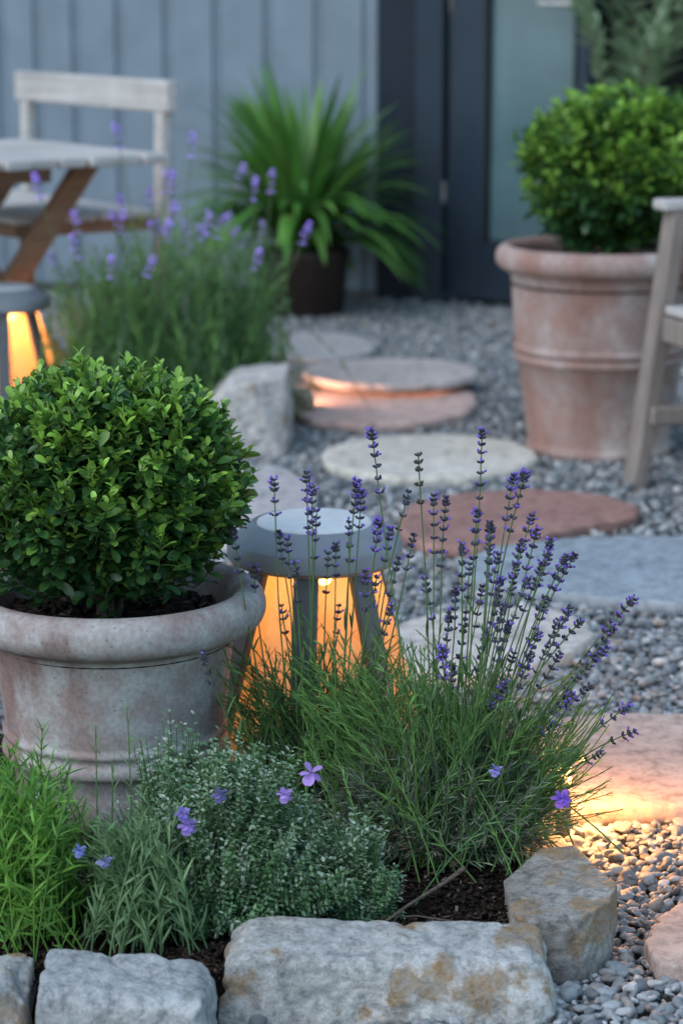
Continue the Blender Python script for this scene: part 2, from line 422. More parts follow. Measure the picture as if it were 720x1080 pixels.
MS_beige = slab_mat('beige slab', (.50,.46,.42), (.60,.56,.52)); MS_sand = slab_mat('sandstone flag', (.48,.36,.31), (.56,.44,.38))
slab('stepping_stone', ell(338,364,58,14), 0, .03, MS_grey, 'small grey slab farthest along the path, just in front of the strappy potted plant')
s3 = slab('stepping_stone', [(308,424),(309,405),(330,398),(400,394),(470,400),(500,414),(502,424),(490,435),(440,445),(380,448),(330,443),(312,436)], 0, .03, MS_pink, 'rosy pink slab lit by orange light, tucked under the edge of a raised grey slab')
s2 = slab('raised_stepping_stone', ell(412,391,93,14.5), .047, .022, MS_greyp, 'greyish pink round slab raised like a step above the glowing pink slab')
slab('stepping_stone', ell(453,480,114,23), 0, .03, MS_cream, 'round cream slab on blue gravel left of the big terracotta pot')
slab('stepping_stone', [(422,548),(432,531),(480,520),(560,514),(640,522),(676,535),(668,545),(620,552),(580,562),(560,572),(500,578),(450,574),(426,563)], 0, .03, MS_red, 'irregular brick red slab with a notched front edge')
slab('stepping_stone', [(480,592),(520,575),(600,566),(720,564),(800,572),(830,600),(800,632),(720,636),(640,630),(560,620),(500,610)], 0, .03, MS_blue, 'wide blue grey slab crossing the right edge beside the red slab')
slab('stepping_stone', [(405,672),(430,652),(520,638),(580,640),(618,654),(628,668),(604,685),(545,706),(500,713),(440,706),(412,692)], 0, .03, MS_beige, 'pale beige round slab seen behind the lavender flower stems')
slab('flagstone', [(566,790),(580,756),(640,750),(720,752),(830,752),(860,800),(830,846),(720,847),(612,850),(580,850)], 0, .032, MS_sand, 'large straight edged sandstone flag glowing orange at its near left corner', 'flagstone')
slab('stepping_stone', [(679,992),(696,966),(720,950),(790,930),(850,970),(820,1030),(740,1024),(692,1012)], 0, .028, MS_sand, 'rosy slab cut off by the right edge in the pebbles near the camera')
slab('stepping_stone', [(160,505),(230,490),(300,492),(335,512),(330,548),(260,575),(170,565)], 0, .03, MS_grey, 'grey slab between the potted boxwood and the near lamp cap')
slab('stepping_stone', [(546,900),(556,884),(590,880),(606,895),(604,903),(560,906)], .03, .03, MS_sand, 'small flat tan stone tucked behind the corner edging block under the lavender', jag=.003)
# light strip under the raised slab
mb = MB(); c2 = P(412,391,.069); f = P(405,404,.03)
for k in range(9):
    a = R(-150+k*12.5); x = c2.x+.196*math.cos(a); y = c2.y+.178*math.sin(a)
    mb.box((x-s2.location.x, y-s2.location.y, .0455), (.05,.010,.002), Matrix.Rotation(a+math.pi/2, 3, 'Z'), .0005)
mb.build('light_strip', M_led, s2)
# bearer stones carrying the raised slab
for dx, dy in ((-.1,.03),(.1,.03),(0,.11)):
    mb = MB(); mb.box((dx, dy, .0235), (.07,.06,.046), None, .006); mb.build('bearer', M_rock2, s2)

# ------------------------------------------------------------------ rocks
def rock(name, center, size, material, label, cat, group, planes=(), pw=16, amp=.006, seed=0, rz=0, nn=44, fine=.0012):
    hx, hy, hz = size[0]/2, size[1]/2, size[2]/2
    r_ = random.Random(seed); pl = []
    for ax in range(3):
        for sg in (-1, 1):
            nrm = Vector((0,0,0)); nrm[ax] = sg
            nrm += Vector((r_.uniform(-.1,.1), r_.uniform(-.1,.1), r_.uniform(-.07,.07))); nrm.normalize(); pl.append((nrm, (hx,hy,hz)[ax]))
    for nrm, d in planes:
        nrm = Vector(nrm).normalized(); pl.append((nrm, d))
    Nn = np.array([list(p[0]) for p in pl]); D = np.array([p[1] for p in pl])
    u = np.linspace(-1, 1, nn); A, B = np.meshgrid(u, u); V = []; Fs = []; b = 0
    pts = []
    for ax in range(3):
        for sg in (-1, 1):
            p = np.zeros((nn*nn, 3)); p[:, ax] = sg; p[:, (ax+1)%3] = A.ravel(); p[:, (ax+2)%3] = B.ravel()
            pts.append(p*np.array([hx, hy, hz]))
            I = np.arange(nn*nn).reshape(nn, nn)+b
            q = np.stack([I[:-1,:-1], I[:-1,1:], I[1:,1:], I[1:,:-1]], -1).reshape(-1, 4)
            Fs.append(q if sg > 0 else q[:, ::-1]); b += nn*nn
    p = np.vstack(pts); Fs = np.vstack(Fs)
    q = np.maximum(p@Nn.T/D, 0); s = (q**pw).sum(1)**(1/pw); p = p/s[:, None]
    L = np.linalg.norm(p, axis=1); out = p/L[:, None]
    dsp = np.array([amp*(mnoise.fractal(Vector(v)*20+Vector((seed,0,0)), 1, 2, 5) ) + fine*mnoise.noise(Vector(v)*120) - amp*.9*max(0, 1-abs(mnoise.noise(Vector(v)*11+Vector((0,seed,3))))*9) for v in p])
    p = p + out*dsp[:, None]
    me = fmesh(name, p, Fs)
    import bmesh
    bm = bmesh.new(); bm.from_mesh(me); bmesh.ops.remove_doubles(bm, verts=bm.verts, dist=.0003); bm.to_mesh(me); bm.free()
    o = link(name, me, material); o.location = center; o.rotation_euler = (0, 0, rz); tag(o, label, cat, group); return o
GE = 'stones edging the front bed'
cA = PD(-14, 1050, 2.38); rock('edging_stone', (cA.x,2.375,.036), (.092,.10,.10), M_rock, 'small grey edging stone cut off at the lower left corner', 'edging stone', GE, [((1,-.3,1),.055)], seed=3, nn=40)
cB = PD(133, 1050, 2.365); rock('edging_stone', (cB.x,2.362,.034), (.176,.105,.102), M_rock2, 'squarish blue grey edging stone between the small corner stone and the long stained one', 'edging stone', GE, [((0,-1,1.2),.062),((.9,0,1),.088)], seed=12, nn=64, pw=30, amp=.0045)
cC = PD(406, 1050, 2.44); rock('edging_stone', (cC.x,2.446,.034), (.355,.105,.108), M_rock, 'longest edging stone, pale grey with ochre rust stains on its face', 'edging stone', GE, [((-.9,0,1),.145),((0,-1,.9),.062),((.7,-.9,.2),.15),((1,-.2,.9),.155)], seed=5, nn=90, amp=.0055, pw=26)
q1, q2, q3, q4 = P(532,923,.085), P(576,896,.085), P(648,935,.085), P(589,973,.085)
cD = (q1+q2+q3+q4+P(640,950,.085)+P(605,898,.085))/6
pls = []
DP = [P(532,925,.085), P(540,956,.085), P(589,975,.085), P(640,950,.085), P(649,935,.085), P(606,897,.085), P(573,897,.085)]
for i in range(len(DP)):
    a, b = DP[i]-cD, DP[(i+1)%len(DP)]-cD; e = (b-a); nr = Vector((e.y, -e.x, 0)).normalized()
    dd = nr.dot(a); pls.append(((nr.x, nr.y, random.uniform(-.04,.0)), dd))
rock('edging_stone', (cD.x, cD.y, .035), (.2,.2,.10), M_rock3, 'upright angular block with tan top at the bed corner beside the pebbles', 'edging stone', GE, pls, seed=9, nn=80, amp=.0032, pw=70)
cE = P(262, 470, 0); rock('boulder', (cE.x+.0,5.72,.06), (.20,.24,.24), M_boulder, 'pale blocky boulder holding the back lavender bed beside the path', 'boulder', None, [((-1,0,1),.11),((.8,-.8,.3),.12)], seed=21, nn=50, amp=.006, pw=34)
rock('rock', (-.44,5.56,.04), (.2,.15,.13), M_boulder, 'lower pale rock at the front of the back lavender bed behind the boxwood', 'rock', None, [((-1,0,1),.1)], seed=22, nn=30, amp=.012)
rock('rock', (-.135,6.12,.03), (.12,.12,.09), stone_mat('tan rock', (.42,.34,.25), (.5,.42,.32)), 'small tan rock behind the pale boulder', 'rock', None, [((-1,0,1),.06)], seed=25, nn=30, amp=.012)

# ------------------------------------------------------------------ gravel
import bmesh
def ico(sub):
    bm = bmesh.new(); bmesh.ops.create_icosphere(bm, subdivisions=sub, radius=1)
    V = np.array([v.co[:] for v in bm.verts]); Fc = np.array([[v.index for v in f.verts] for f in bm.faces]); bm.free(); return V, Fc
PEB_EXCL = SLABS + [BED, BACKBED] + [[(cD.x+1.02*(p.x-cD.x), cD.y+1.02*(p.y-cD.y)) for p in DP]]
def pebbles(y0, y1, sp, sub, layer, s0, s1):
    V0, F0 = ico(sub)
    ys = np.arange(y0, y1, sp*.866); XX = []; YY = []
    for i, y in enumerate(ys):
        hw = .150*y+.22; x = np.arange(-hw, hw, sp)+(i % 2)*sp/2; XX.append(x); YY.append(np.full(len(x), y))
    X = np.concatenate(XX); Y = np.concatenate(YY); n = len(X)
    X = X+rng.normal(0, sp*.28, n); Y = Y+rng.normal(0, sp*.28, n)
    k = np.ones(n, bool)
    for pl in PEB_EXCL:
        k &= ~(inpoly(X, Y, pl) & (edist(X, Y, pl) > .004))
    k &= Y < 8.42 - .213*(X-.37)
    if layer: k &= rng.random(n) < .75
    X, Y = X[k], Y[k]; n = len(X)
    s = np.exp(rng.normal(-.08, .30, n))*(s0+s1)/2; s = np.where(rng.random(n) < .06, s*1.45, s); s = np.clip(s, s0*.5, s1*1.7)
    S = np.stack([s, s*rng.uniform(.62, .9, n), s*rng.uniform(.42, .68, n)], -1)
    Z = S[:, 2]*.6 + (rng.uniform(.004, .011, n) if layer else rng.uniform(-.004, .004, n)) - .004
    Z = Z + .016*np.clip((2.52-Y)/.06, 0, 1)*np.clip((X-.0)/.06, 0, 1)
    yaw = rng.uniform(0, 2*np.pi, n); tilt = rng.normal(0, .38 if layer else .25, n); til2 = rng.normal(0, .3, n)
    D = np.stack([np.cos(yaw)*np.cos(tilt), np.sin(yaw)*np.cos(tilt), np.sin(tilt)], -1)
    M = frames(D, til2); M = M[:, :, [1, 0, 2]]; M[:, :, 1] *= -1
    # individual lumpy shape
    L = len(V0); disp = np.ones((n, L))
    for q in range(5):
        w = rng.normal(size=(n, 3)); w /= np.linalg.norm(w, axis=1)[:, None]
        disp += .11*np.sin(w@V0.T*rng.uniform(1.5, 3.4, (n, 1))+rng.uniform(0, 6, (n, 1)))
    for q in range(6):            # a few flat worn faces
        w = rng.normal(size=(n, 3)); w /= np.linalg.norm(w, axis=1)[:, None]
        dt = w@V0.T; lim = rng.uniform(.55, .85, (n, 1)); disp = np.where(dt > lim, disp*(lim/np.maximum(dt, .01))**.9, disp)
    T = V0[None]*disp[:, :, None]*S[:, None, :]
    V = np.einsum('nij,nkj->nki', M, T) + np.stack([X, Y, Z], -1)[:, None, :]
    Fc = (F0[None]+(np.arange(n)*L)[:, None, None]).reshape(-1, 3)
    pal = np.array([(.25,.27,.28),(.18,.20,.215),(.33,.345,.355),(.46,.465,.46),(.13,.145,.16),(.30,.27,.24),(.23,.26,.27),(.26,.23,.22)])
    c = pal[rng.choice(8, n, p=[.23,.2,.2,.09,.1,.06,.08,.04])]*(1+.18*rng.uniform(-1, 1, (n, 1)))
    return V.reshape(-1, 3), Fc, np.repeat(np.clip(c, 0, 1), L, 0)
parts = [pebbles(2.35, 3.3, .0132, 3, 0, .0062, .0102), pebbles(2.35, 3.3, .0165, 3, 1, .0058, .0100), pebbles(3.3, 3.75, .0135, 2, 0, .0062, .0102), pebbles(3.3, 3.75, .0165, 2, 1, .0058, .0100),
         pebbles(3.75, 4.6, .0145, 2, 0, .0066, .0108), pebbles(3.75, 4.6, .019, 2, 1, .0066, .0108),
         pebbles(4.6, 8.7, .0165, 1, 0, .008, .012), pebbles(4.6, 8.7, .021, 1, 1, .0078, .0118)]
V, Fc, C = join(parts)
o = link('gravel', fmesh('gravel', V, Fc, C), M_pebble); tag(o, 'loose blue grey rounded gravel covering the yard around the slabs', 'gravel', kind='stuff')

# ------------------------------------------------------------------ house
house = empty('house', (.37, 8.42, 0), R(-12)); tag(house, 'blue grey board clad house wall with dark navy door at the back of the yard', 'house')
def wl(px): # local x along the wall for a photo column
    r = ray(px, 200); c, s = math.cos(R(-12)), math.sin(R(-12))
    # point (.37,8.42)+t*(c,s) with x/y = r.x/r.y
    k = r.x/r.y; return (k*8.42-.37)/(c-k*s)
gx = [wl(p) for p in (5, 43, 83, 128, 178, 230, 283, 335, 386)]
left = gx[0]; gl = []
while left > -5: left -= .128; gl.append(left)
edges = sorted(gl)+gx+[wl(397)]
H = 2.7; gw = .034
mb = MB()
for a, b in zip(edges[:-1], edges[1:]): mb.box(((a+b)/2, .018, H/2+.03), (b-a-(gw if b != edges[-1] else 0), .012, H), None, .005)
mb.build('siding', M_siding, house); mb = MB()
xr = 2.0
while xr < 5: mb.box((xr+.08, .012, H/2+.03), (.16-gw, .024, H), None, .006); xr += .16
mb.build('siding', M_siding, house)
mb = MB(); mb.box(((edges[0]+edges[-1])/2, .045, H/2+.03), (edges[-1]-edges[0], .05, H), None, .002); mb.build('backing_board', M_groove, house); mb = MB(); mb.box((3.5, .045, H/2+.03), (3.0,.05,H), None, .002); mb.build('backing_board', M_groove, house)
xa, xb, xc, xd = wl(397), wl(440), wl(470), wl(477)
mb = MB(); mb.box(((xa+xb)/2+.002, .02, H/2), (xb-xa-.004, .08, H), None, .003); mb.build('wall_panel', M_navy, house)
mb = MB(); mb.box(((xb+xc)/2, 0, H/2), (xc-xb, .13, H), None, .004); mb.build('door_post', M_navy2, house)
mb = MB(); mb.box(((xc+2.0)/2, .22, H/2), (2.0-xc, .03, H), None, .002); mb.build('dark_window', M_darkglass, house)
mb = MB(); mb.box(((xc+2.0)/2, .02, H+.08), (2.0-xc, .13, .16), None, .003); mb.box((1.96, .02, H/2), (.08, .12, H), None, .003); mb.build('lintel', M_navy, house)
mb = MB(); mb.box(((xc+1.9)/2, .03, .02), (1.9-xc, .2, .05), None, .004); mb.build('threshold', M_navy, house)
mb = MB(); mb.box((0, .6, H+.35), (10.4, 1.9, .12), None, .01); mb.build('roof', M_navy, house)
mb = MB(); mb.box((-2.4, .12, .02), (5.4, .08, .1), None, .003); mb.build('foundation', M_plaster, house)
# door leaf, slightly ajar towards the yard
door = empty('door', (xd+.005, -.03, .03), R(-30)); door.parent = house
DW, DH = .585, 2.2
mb = MB(); st = .155
mb.box((st/2, 0, DH/2), (st, .045, DH), None, .004); mb.box((DW-.025, 0, DH/2), (.05, .045, DH), None, .004)
mb.box(((st+DW-.05)/2, 0, .10), (DW-.05-st, .044, .20), None, .003); mb.box(((st+DW-.05)/2, 0, DH-.08), (DW-.05-st, .044, .16), None, .003)
mb.build('door_leaf', M_navy2, door)
mb = MB(); mb.box(((st+DW-.05)/2, .004, DH/2+.02), (DW-.05-st-.004, .012, DH-.37), None, .001); mb.build('door_glass', M_doorglass, door)
mb = MB()
for p_ in ((st+.006, DH/2),(DW-.056, DH/2)): mb.box((p_[0], -.008, p_[1]), (.012,.034,DH-.37), None, .002)
mb.build('glazing_bead', M_black, door)
mb = MB(); mb.box((-.012, -.035, .36), (.018, .02, .075), None, .003); mb.build('hinge', M_steel, door)
mb = MB(); mb.bar((DW-.025,-.03,1.0),(DW-.025,-.08,1.0),.018,.018); mb.bar((DW-.025,-.075,1.0),(DW-.17,-.075,1.0),.018,.018); mb.build('handle', M_steel, door)

# ------------------------------------------------------------------ pots
def build_pot(name, loc, prof, soil_r, soil_z, material, label, seg=96):
    t = empty(name, loc); tag(t, label, 'plant pot')
    mb = MB(); mb.lathe(prof, seg, wob=.006); mb.build('pot_shell', material, t, True)
    mb = MB(); mb.lathe([(soil_r*1.06, soil_z-.012)]+[(soil_r*(1-k/10), soil_z+.008*math.sin(k*1.3)+.012*(k/10)) for k in range(10)]+[(.001, soil_z+.012)], 40)
    mb.build('potting_soil', M_soil, t, True)
    n = 1500; a = rng.uniform(0, 2*np.pi, n); r = soil_r*np.sqrt(rng.random(n))*.98
    V, Fc, C = chips(n, r*np.cos(a), r*np.sin(a), soil_z+.006+rng.uniform(0, .012, n), .005, .016)
    o = link('bark_mulch', fmesh('bark', V, Fc, C), M_chip, t, False); o['kind'] = 'stuff'; return t
def arc(cx, cz, rx, rz, a0, a1, n): return [(cx+rx*math.cos(R(a0+(a1-a0)*k/(n-1))), cz+rz*math.sin(R(a0+(a1-a0)*k/(n-1)))) for k in range(n)]
POT = Vector(((112-360)/2550*3.0, 3.0, .055)); zr = .265   # rim centre height above pot base
profA = [(0.0,.012),(.115,.012),(.118,0),(.128,.002),(.130,.04),(.134,.070)] + arc(.139,.082,.008,.010,-80,80,7) + [(.139,.095)] + arc(.141,.105,.0045,.0055,-80,80,5) + \
        [(.142,.115),(.148,.17),(.1535,.222),(.156,.230),(.160,.232),(.166,.233),(.171,.2365)] + arc(.1735,zr,.0225,.0265,-78,165,24) + [(.1515,.262),(.148,.24),(.140,.18),(.12,.15)]
potA = build_pot('plant_pot', POT, profA, .146, zr-.03, M_potA, 'lime stained grey clay pot with rolled rim in the front bed, under the near boxwood')
POTB = Vector((.612, 5.68, .0))
zb = .468
profB = [(0,.01),(.145,.01),(.15,0),(.165,.003)] + arc(.166,.018,.009,.014,-70,70,6) + [(.168,.036),(.180,.12),(.193,.222)] + arc(.196,.234,.008,.009,-80,80,6) + [(.197,.246)] + arc(.199,.258,.008,.009,-80,80,6) + \
        [(.201,.27),(.209,.36),(.214,.425),(.221,.434),(.227,.438)] + arc(.227,zb,.0235,.029,-78,165,20) + [(.206,.46),(.2,.42),(.19,.36)]
potB = build_pot('plant_pot', POTB, profB, .205, zb-.05, M_potB, 'large terracotta pot with double raised bands standing on gravel by the armchair')

# ------------------------------------------------------------------ boxwood
LB, LBF = leaf_tpl([.10,.40,.56,.55,.24], bend=.22, fold=.16)
def boxwood(name, c, rad, n_spr, label, lsc=1.0, seed=1, trunk_z=.3, spl=.045):
    t = empty(name, (c[0], c[1], trunk_z)); tag(t, label, 'shrub'); C0 = np.array([0, 0, c[2]-trunk_z]); rad = np.array(rad)
    pos, dirs, sc, col, roll, stems, srad = [], [], [], [], [], [], []
    for s in range(n_spr):
        v = rng.normal(size=3); v /= np.linalg.norm(v)
        if v[2] < -.92: v[2] = abs(v[2])*.4; v /= np.linalg.norm(v)
        inner = s > n_spr*.72
        f = rng.uniform(.62, .85) if inner else rng.normal(.965, .062)
        sq = (abs(v[0])**2.25+abs(v[1])**2.25+abs(v[2])**2.25)**(-1/2.25); lump = (1 if v[2] > -.15 else 1-.14*min(1, (-.15-v[2])/.6))*sq*.985+.09*mnoise.noise(Vector(v)*2.6+Vector((seed*3.1,0,0)))+.08*mnoise.noise(Vector(v)*6+Vector((seed,0,0)))
        if not inner and rng.random() < (.10 if v[2] > .2 else .04): f += rng.uniform(.03, .11)
        tip = C0+v*rad*f*lump
        d = v*.6+np.array([0, 0, .95])+rng.normal(0, .26, 3); d /= np.linalg.norm(d)
        L = spl*rng.uniform(.7, 1.3); base = tip-d*L
        root = base-(v*.6+np.array([0,0,.4]))*rad*.35
        stems.append(bez(root, base-d*L*.4, tip, 5)); srad.append((.0011, .0006))
        nn = 6; young = rng.random() < (.7 if v[2] > -.1 else .4) and not inner; r0 = rng.uniform(0, np.pi)
        for k in range(nn):
            u = k/(nn-1); q = base+d*L*(.05+.95*u)
            ax = np.cross(d, [0, 0, 1.]); ax /= np.linalg.norm(ax)+1e-9; bx = np.cross(d, ax)
            a = r0+k*np.pi/2
            for h in (0, np.pi):
                side = ax*np.cos(a+h)+bx*np.sin(a+h)
                op = .95-.62*u                      # opening out at the base, closing at the tip
                ld = side*op+d*(1.05-op)+rng.normal(0, .14, 3)+np.array([0,0,.05])
                pos.append(q); dirs.append(ld); roll.append(0)
                sc.append((.0205 if u < .8 else .0145)*rng.uniform(.75, 1.15)*lsc)
                g_ = u**1.5 if young else .0
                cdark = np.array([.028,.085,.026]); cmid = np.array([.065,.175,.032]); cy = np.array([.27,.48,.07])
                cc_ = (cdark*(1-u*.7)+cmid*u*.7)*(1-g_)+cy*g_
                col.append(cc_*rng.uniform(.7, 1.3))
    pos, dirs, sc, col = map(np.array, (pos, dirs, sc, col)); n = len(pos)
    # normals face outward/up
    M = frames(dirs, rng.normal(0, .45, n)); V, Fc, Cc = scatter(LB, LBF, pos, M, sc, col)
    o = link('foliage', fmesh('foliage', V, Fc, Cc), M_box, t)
    Vs, Fs, Cs = tubes(stems, srad, 4, [(.05,.07,.025)]*len(stems)); link('twigs', fmesh('twigs', Vs, Fs, Cs), M_stem, t)
    tr, tr_r = [], []
    for k in range(9):
        a = k*.7; p0 = np.array([.012*math.cos(a), .012*math.sin(a), -.01]); v = np.array([math.cos(a*1.9), math.sin(a*1.9), .9]); v /= np.linalg.norm(v)
        tr.append(bez(p0, p0+np.array([0,0,.05]), C0+v*rad*.7, 8)); tr_r.append((.006, .0015))
    Vs, Fs, _ = tubes(tr, tr_r, 7); link('trunk', fmesh('trunk', Vs, Fs), M_bark, t)
    return t
BC = PD(110, 506, 3.0)
boxwood('boxwood', (BC.x, 3.0, BC.z), (.171,.168,.137), 2100, 'dense rounded boxwood with bright young tips growing in the near limed pot', 1.0, 3, POT.z+zr-.025)
bc = PD(648, 172, 5.68)
boxwood('boxwood', (bc.x, 5.68, bc.z-.008), (.205,.2,.165), 1050, 'clipped boxwood ball in the large terracotta pot near the door', 1.7, 8, .43, .07)

# ------------------------------------------------------------------ lamps
def bollard(loc, label, rot=0, power=1.0, s=1.0):
    t = empty('garden_lamp', loc, rot); tag(t, label, 'garden lamp', 'splayed leg garden lamps')
    zc = .315*s
    prof = [(0,zc+.012*s),(.088*s,zc+.008*s),(.114*s,zc+.0),(.120*s,zc+.006*s),(.120*s,zc+.022*s),(.117*s,zc+.029*s),(.088*s,zc+.052*s),(.084*s,zc+.0535*s),(.082*s,zc+.0515*s),(.0,zc+.0515*s)]
    mb = MB(); mb.lathe(prof, 72); mb.build('lamp_cap', M_cap, t, False)
    for p_ in t.children: p_.data.polygons.foreach_set('use_smooth', np.ones(len(p_.data.polygons), bool)); p_.data.set_sharp_from_angle(angle=R(28))
    mb = MB(); mb.lathe([(.0,zc+.0575*s),(.070*s,zc+.0565*s),(.078*s,zc+.054*s),(.0795*s,zc+.050*s)], 64); mb.build('cap_disc', M_captop, t, True)
    rt, rb, zt, zb_ = .088*s, .182*s, zc+.004*s, .012
    for k, dg in enumerate((-96,-50,-142,38,84,130)):
        a = R(dg); er = Vector((math.cos(a), math.sin(a), 0)); et = Vector((-math.sin(a), math.cos(a), 0))
        mb = MB(); mb.bar(er*(rt+.004)+Vector((0,0,zt)), er*(rb+.006)+Vector((0,0,.0)), .033*s, .012*s, up=er, bev=.002); mb.build('leg', M_leg, t)
    mb = MB(); n = 56; V = []
    for k in range(n):
        a = 2*math.pi*k/n
        for j in range(9):
            u = j/8; r = (rt-.005)*(1-u)+(rb-.012)*u; V.append((r*math.cos(a), r*math.sin(a), zt*(1-u)+zb_*u))
    mb.add(V, [[k*9+j, ((k+1)%n)*9+j, ((k+1)%n)*9+j+1, k*9+j+1] for k in range(n) for j in range(8)]); mb.build('glass_shade', M_amber, t, True)
    mb = MB(); mb.lathe([(rb-.03,.004),(rb-.004,.004),(rb-.004,.014),(rb-.03,.014),(rb-.03,.004)], 56); mb.build('base_ring', M_leg, t)
    for k in range(3):
        a = R(-75+k*120); x, y = .05*s*math.cos(a), .05*s*math.sin(a)
        mb = MB(); mb.lathe([(0,-.011)]+arc(0,0,.011,.011,-80,80,8)+[(0,.011)], 16, (x, y, zc-.014*s)); mb.build('bulb', M_bulb, t, True)
    for dz, e in ((-.045, .85), (-.25, .2)):
        ld = bpy.data.lights.new('lamp_light', 'POINT'); ld.energy = e*power*.62; ld.color = WARM; ld.shadow_soft_size = .03
        lo = bpy.data.objects.new('lamp_light', ld); COL.objects.link(lo); lo.parent = t; lo.location = (0, 0, zc+dz*s)
    return t
LZ = .012
lamp1 = bollard(((331-360)/2550*3.22, 3.22, LZ), 'grey domed lamp with amber glass and splayed legs behind the lavender stems', 0, 1.0)
lamp2 = bollard(((2-360)/2550*5.92, 5.90, 0), 'blurred far lamp glowing amber at the left edge under the wooden table', R(14), 3.2)
# low spike light behind the lavender
slp = P(593, 889, .0); sl = empty('spike_light', (slp.x, slp.y, .0)); tag(sl, 'small low garden light half hidden behind the lavender, lighting the flagstone corner', 'garden light')
mb = MB(); mb.lathe([(0,0),(.010,0),(.010,.088),(.006,.093),(0,.093)], 20); mb.build('post', M_leg, sl, True)
mb = MB(); mb.lathe([(0,.134),(.012,.133),(.026,.123),(.027,.117),(.025,.117),(.012,.128),(0,.129)], 32); mb.build('hood', M_leg, sl, True)
mb = MB(); mb.lathe([(0,.094)]+arc(0,.103,.009,.009,-80,80,8)+[(0,.112)], 16); mb.build('bulb', M_bulb, sl, True)
ld = bpy.data.lights.new('lamp_light', 'POINT'); ld.energy = 2.4; ld.color = (1,.41,.12); ld.shadow_soft_size = .015
lo = bpy.data.objects.new('lamp_light', ld); COL.objects.link(lo); lo.parent = sl; lo.location = (.022, .0, .108)

pk = P(299, 424, .03); t = empty('spike_light', (pk.x, pk.y, .0)); tag(t, 'tiny garden light tucked behind the pale boulder, washing the pink slab', 'garden light')
mb = MB(); mb.lathe([(0,0),(.008,0),(.008,.05),(0,.05)], 16); mb.build('post', M_leg, t, True)
mb = MB(); mb.lathe([(0,.09),(.02,.085),(.026,.074),(.024,.074),(0,.084)], 24); mb.build('hood', M_leg, t, True)
ld = bpy.data.lights.new('lamp_light', 'POINT'); ld.energy = 1.9; ld.color = (1,.50,.30); ld.shadow_soft_size = .012
lo = bpy.data.objects.new('lamp_light', ld); COL.objects.link(lo); lo.parent = t; lo.location = (.012, .0, .072)
# ------------------------------------------------------------------ lavender
LN, LNF = leaf_tpl([.06,.11,.10,.02], bend=.25, fold=.0, cols=2)
def shrublet(t, origin, tips, n, cols, leaf=(.024,.034), pairs=9, width=1.0, up=.55, name='foliage', frac=.4, M_=None, base_r=.03, ang=.75, whorl=2, tpl=(LN, LNF)):
    """leafy shoots from origin to tips (function)"""
    P_, D_, S_, C_ = [], [], [], []; st, sr, sc_ = [], [], []
    for s in range(n):
        tip, kc = tips(s); tip = np.asarray(tip, float)
        b0 = np.asarray(origin, float)+np.array([rng.normal(0, base_r), rng.normal(0, base_r), 0])
        mid = b0*.45+tip*.55; mid[2] = b0[2]*(.5-up*.3)+tip[2]*(.5+up*.1); mid[:2] += rng.normal(0, .006, 2)
        hz = tip-b0; mid = b0+np.array([hz[0]*.62, hz[1]*.62, hz[2]*.38]) if up > .5 else b0+np.array([hz[0]*.4, hz[1]*.4, hz[2]*.7])
        pl = bez(b0, mid, tip, 9); st.append(pl); sr.append((.0012, .0006)); cc_ = np.array(cols[kc]); sc_.append(cc_*.9)
        L = np.linalg.norm(tip-b0); r0 = rng.uniform(0, 6)
        for k in range(pairs):
            u = frac+(1-frac)*(k+rng.uniform(0, .5))/pairs; u = min(u, 1)
            q = (1-u)**2*b0+2*u*(1-u)*mid+u*u*tip; d = 2*(1-u)*(mid-b0)+2*u*(tip-mid); d /= np.linalg.norm(d)+1e-9
            ax = np.cross(d, [.3, .1, 1.]); ax /= np.linalg.norm(ax)+1e-9; bx = np.cross(d, ax)
            for h in range(whorl):
                a = r0+k*1.57+h*2*np.pi/whorl+rng.normal(0, .3)
                side = ax*np.cos(a)+bx*np.sin(a); o_ = ang*(1.1-.55*(k/pairs))
                P_.append(q); D_.append(side*o_+d*(1-o_*.35)+rng.normal(0, .12, 3)); ls = rng.uniform(*leaf)*(1-.4*(k/pairs)**3)
                S_.append((ls*width, ls, ls)); C_.append(cc_*rng.uniform(.75, 1.25)*(1+.25*(k/pairs)))
    n_ = len(P_); M = frames(np.array(D_), rng.uniform(-1.2, 1.2, n_))
    A = scatter(tpl[0], tpl[1], np.array(P_), M, np.array(S_), np.clip(np.array(C_), 0, 1)); B = tubes(st, sr, 4, sc_)
    return link(name, fmesh(name, *join([A, B])), M_ or M_herb, t)
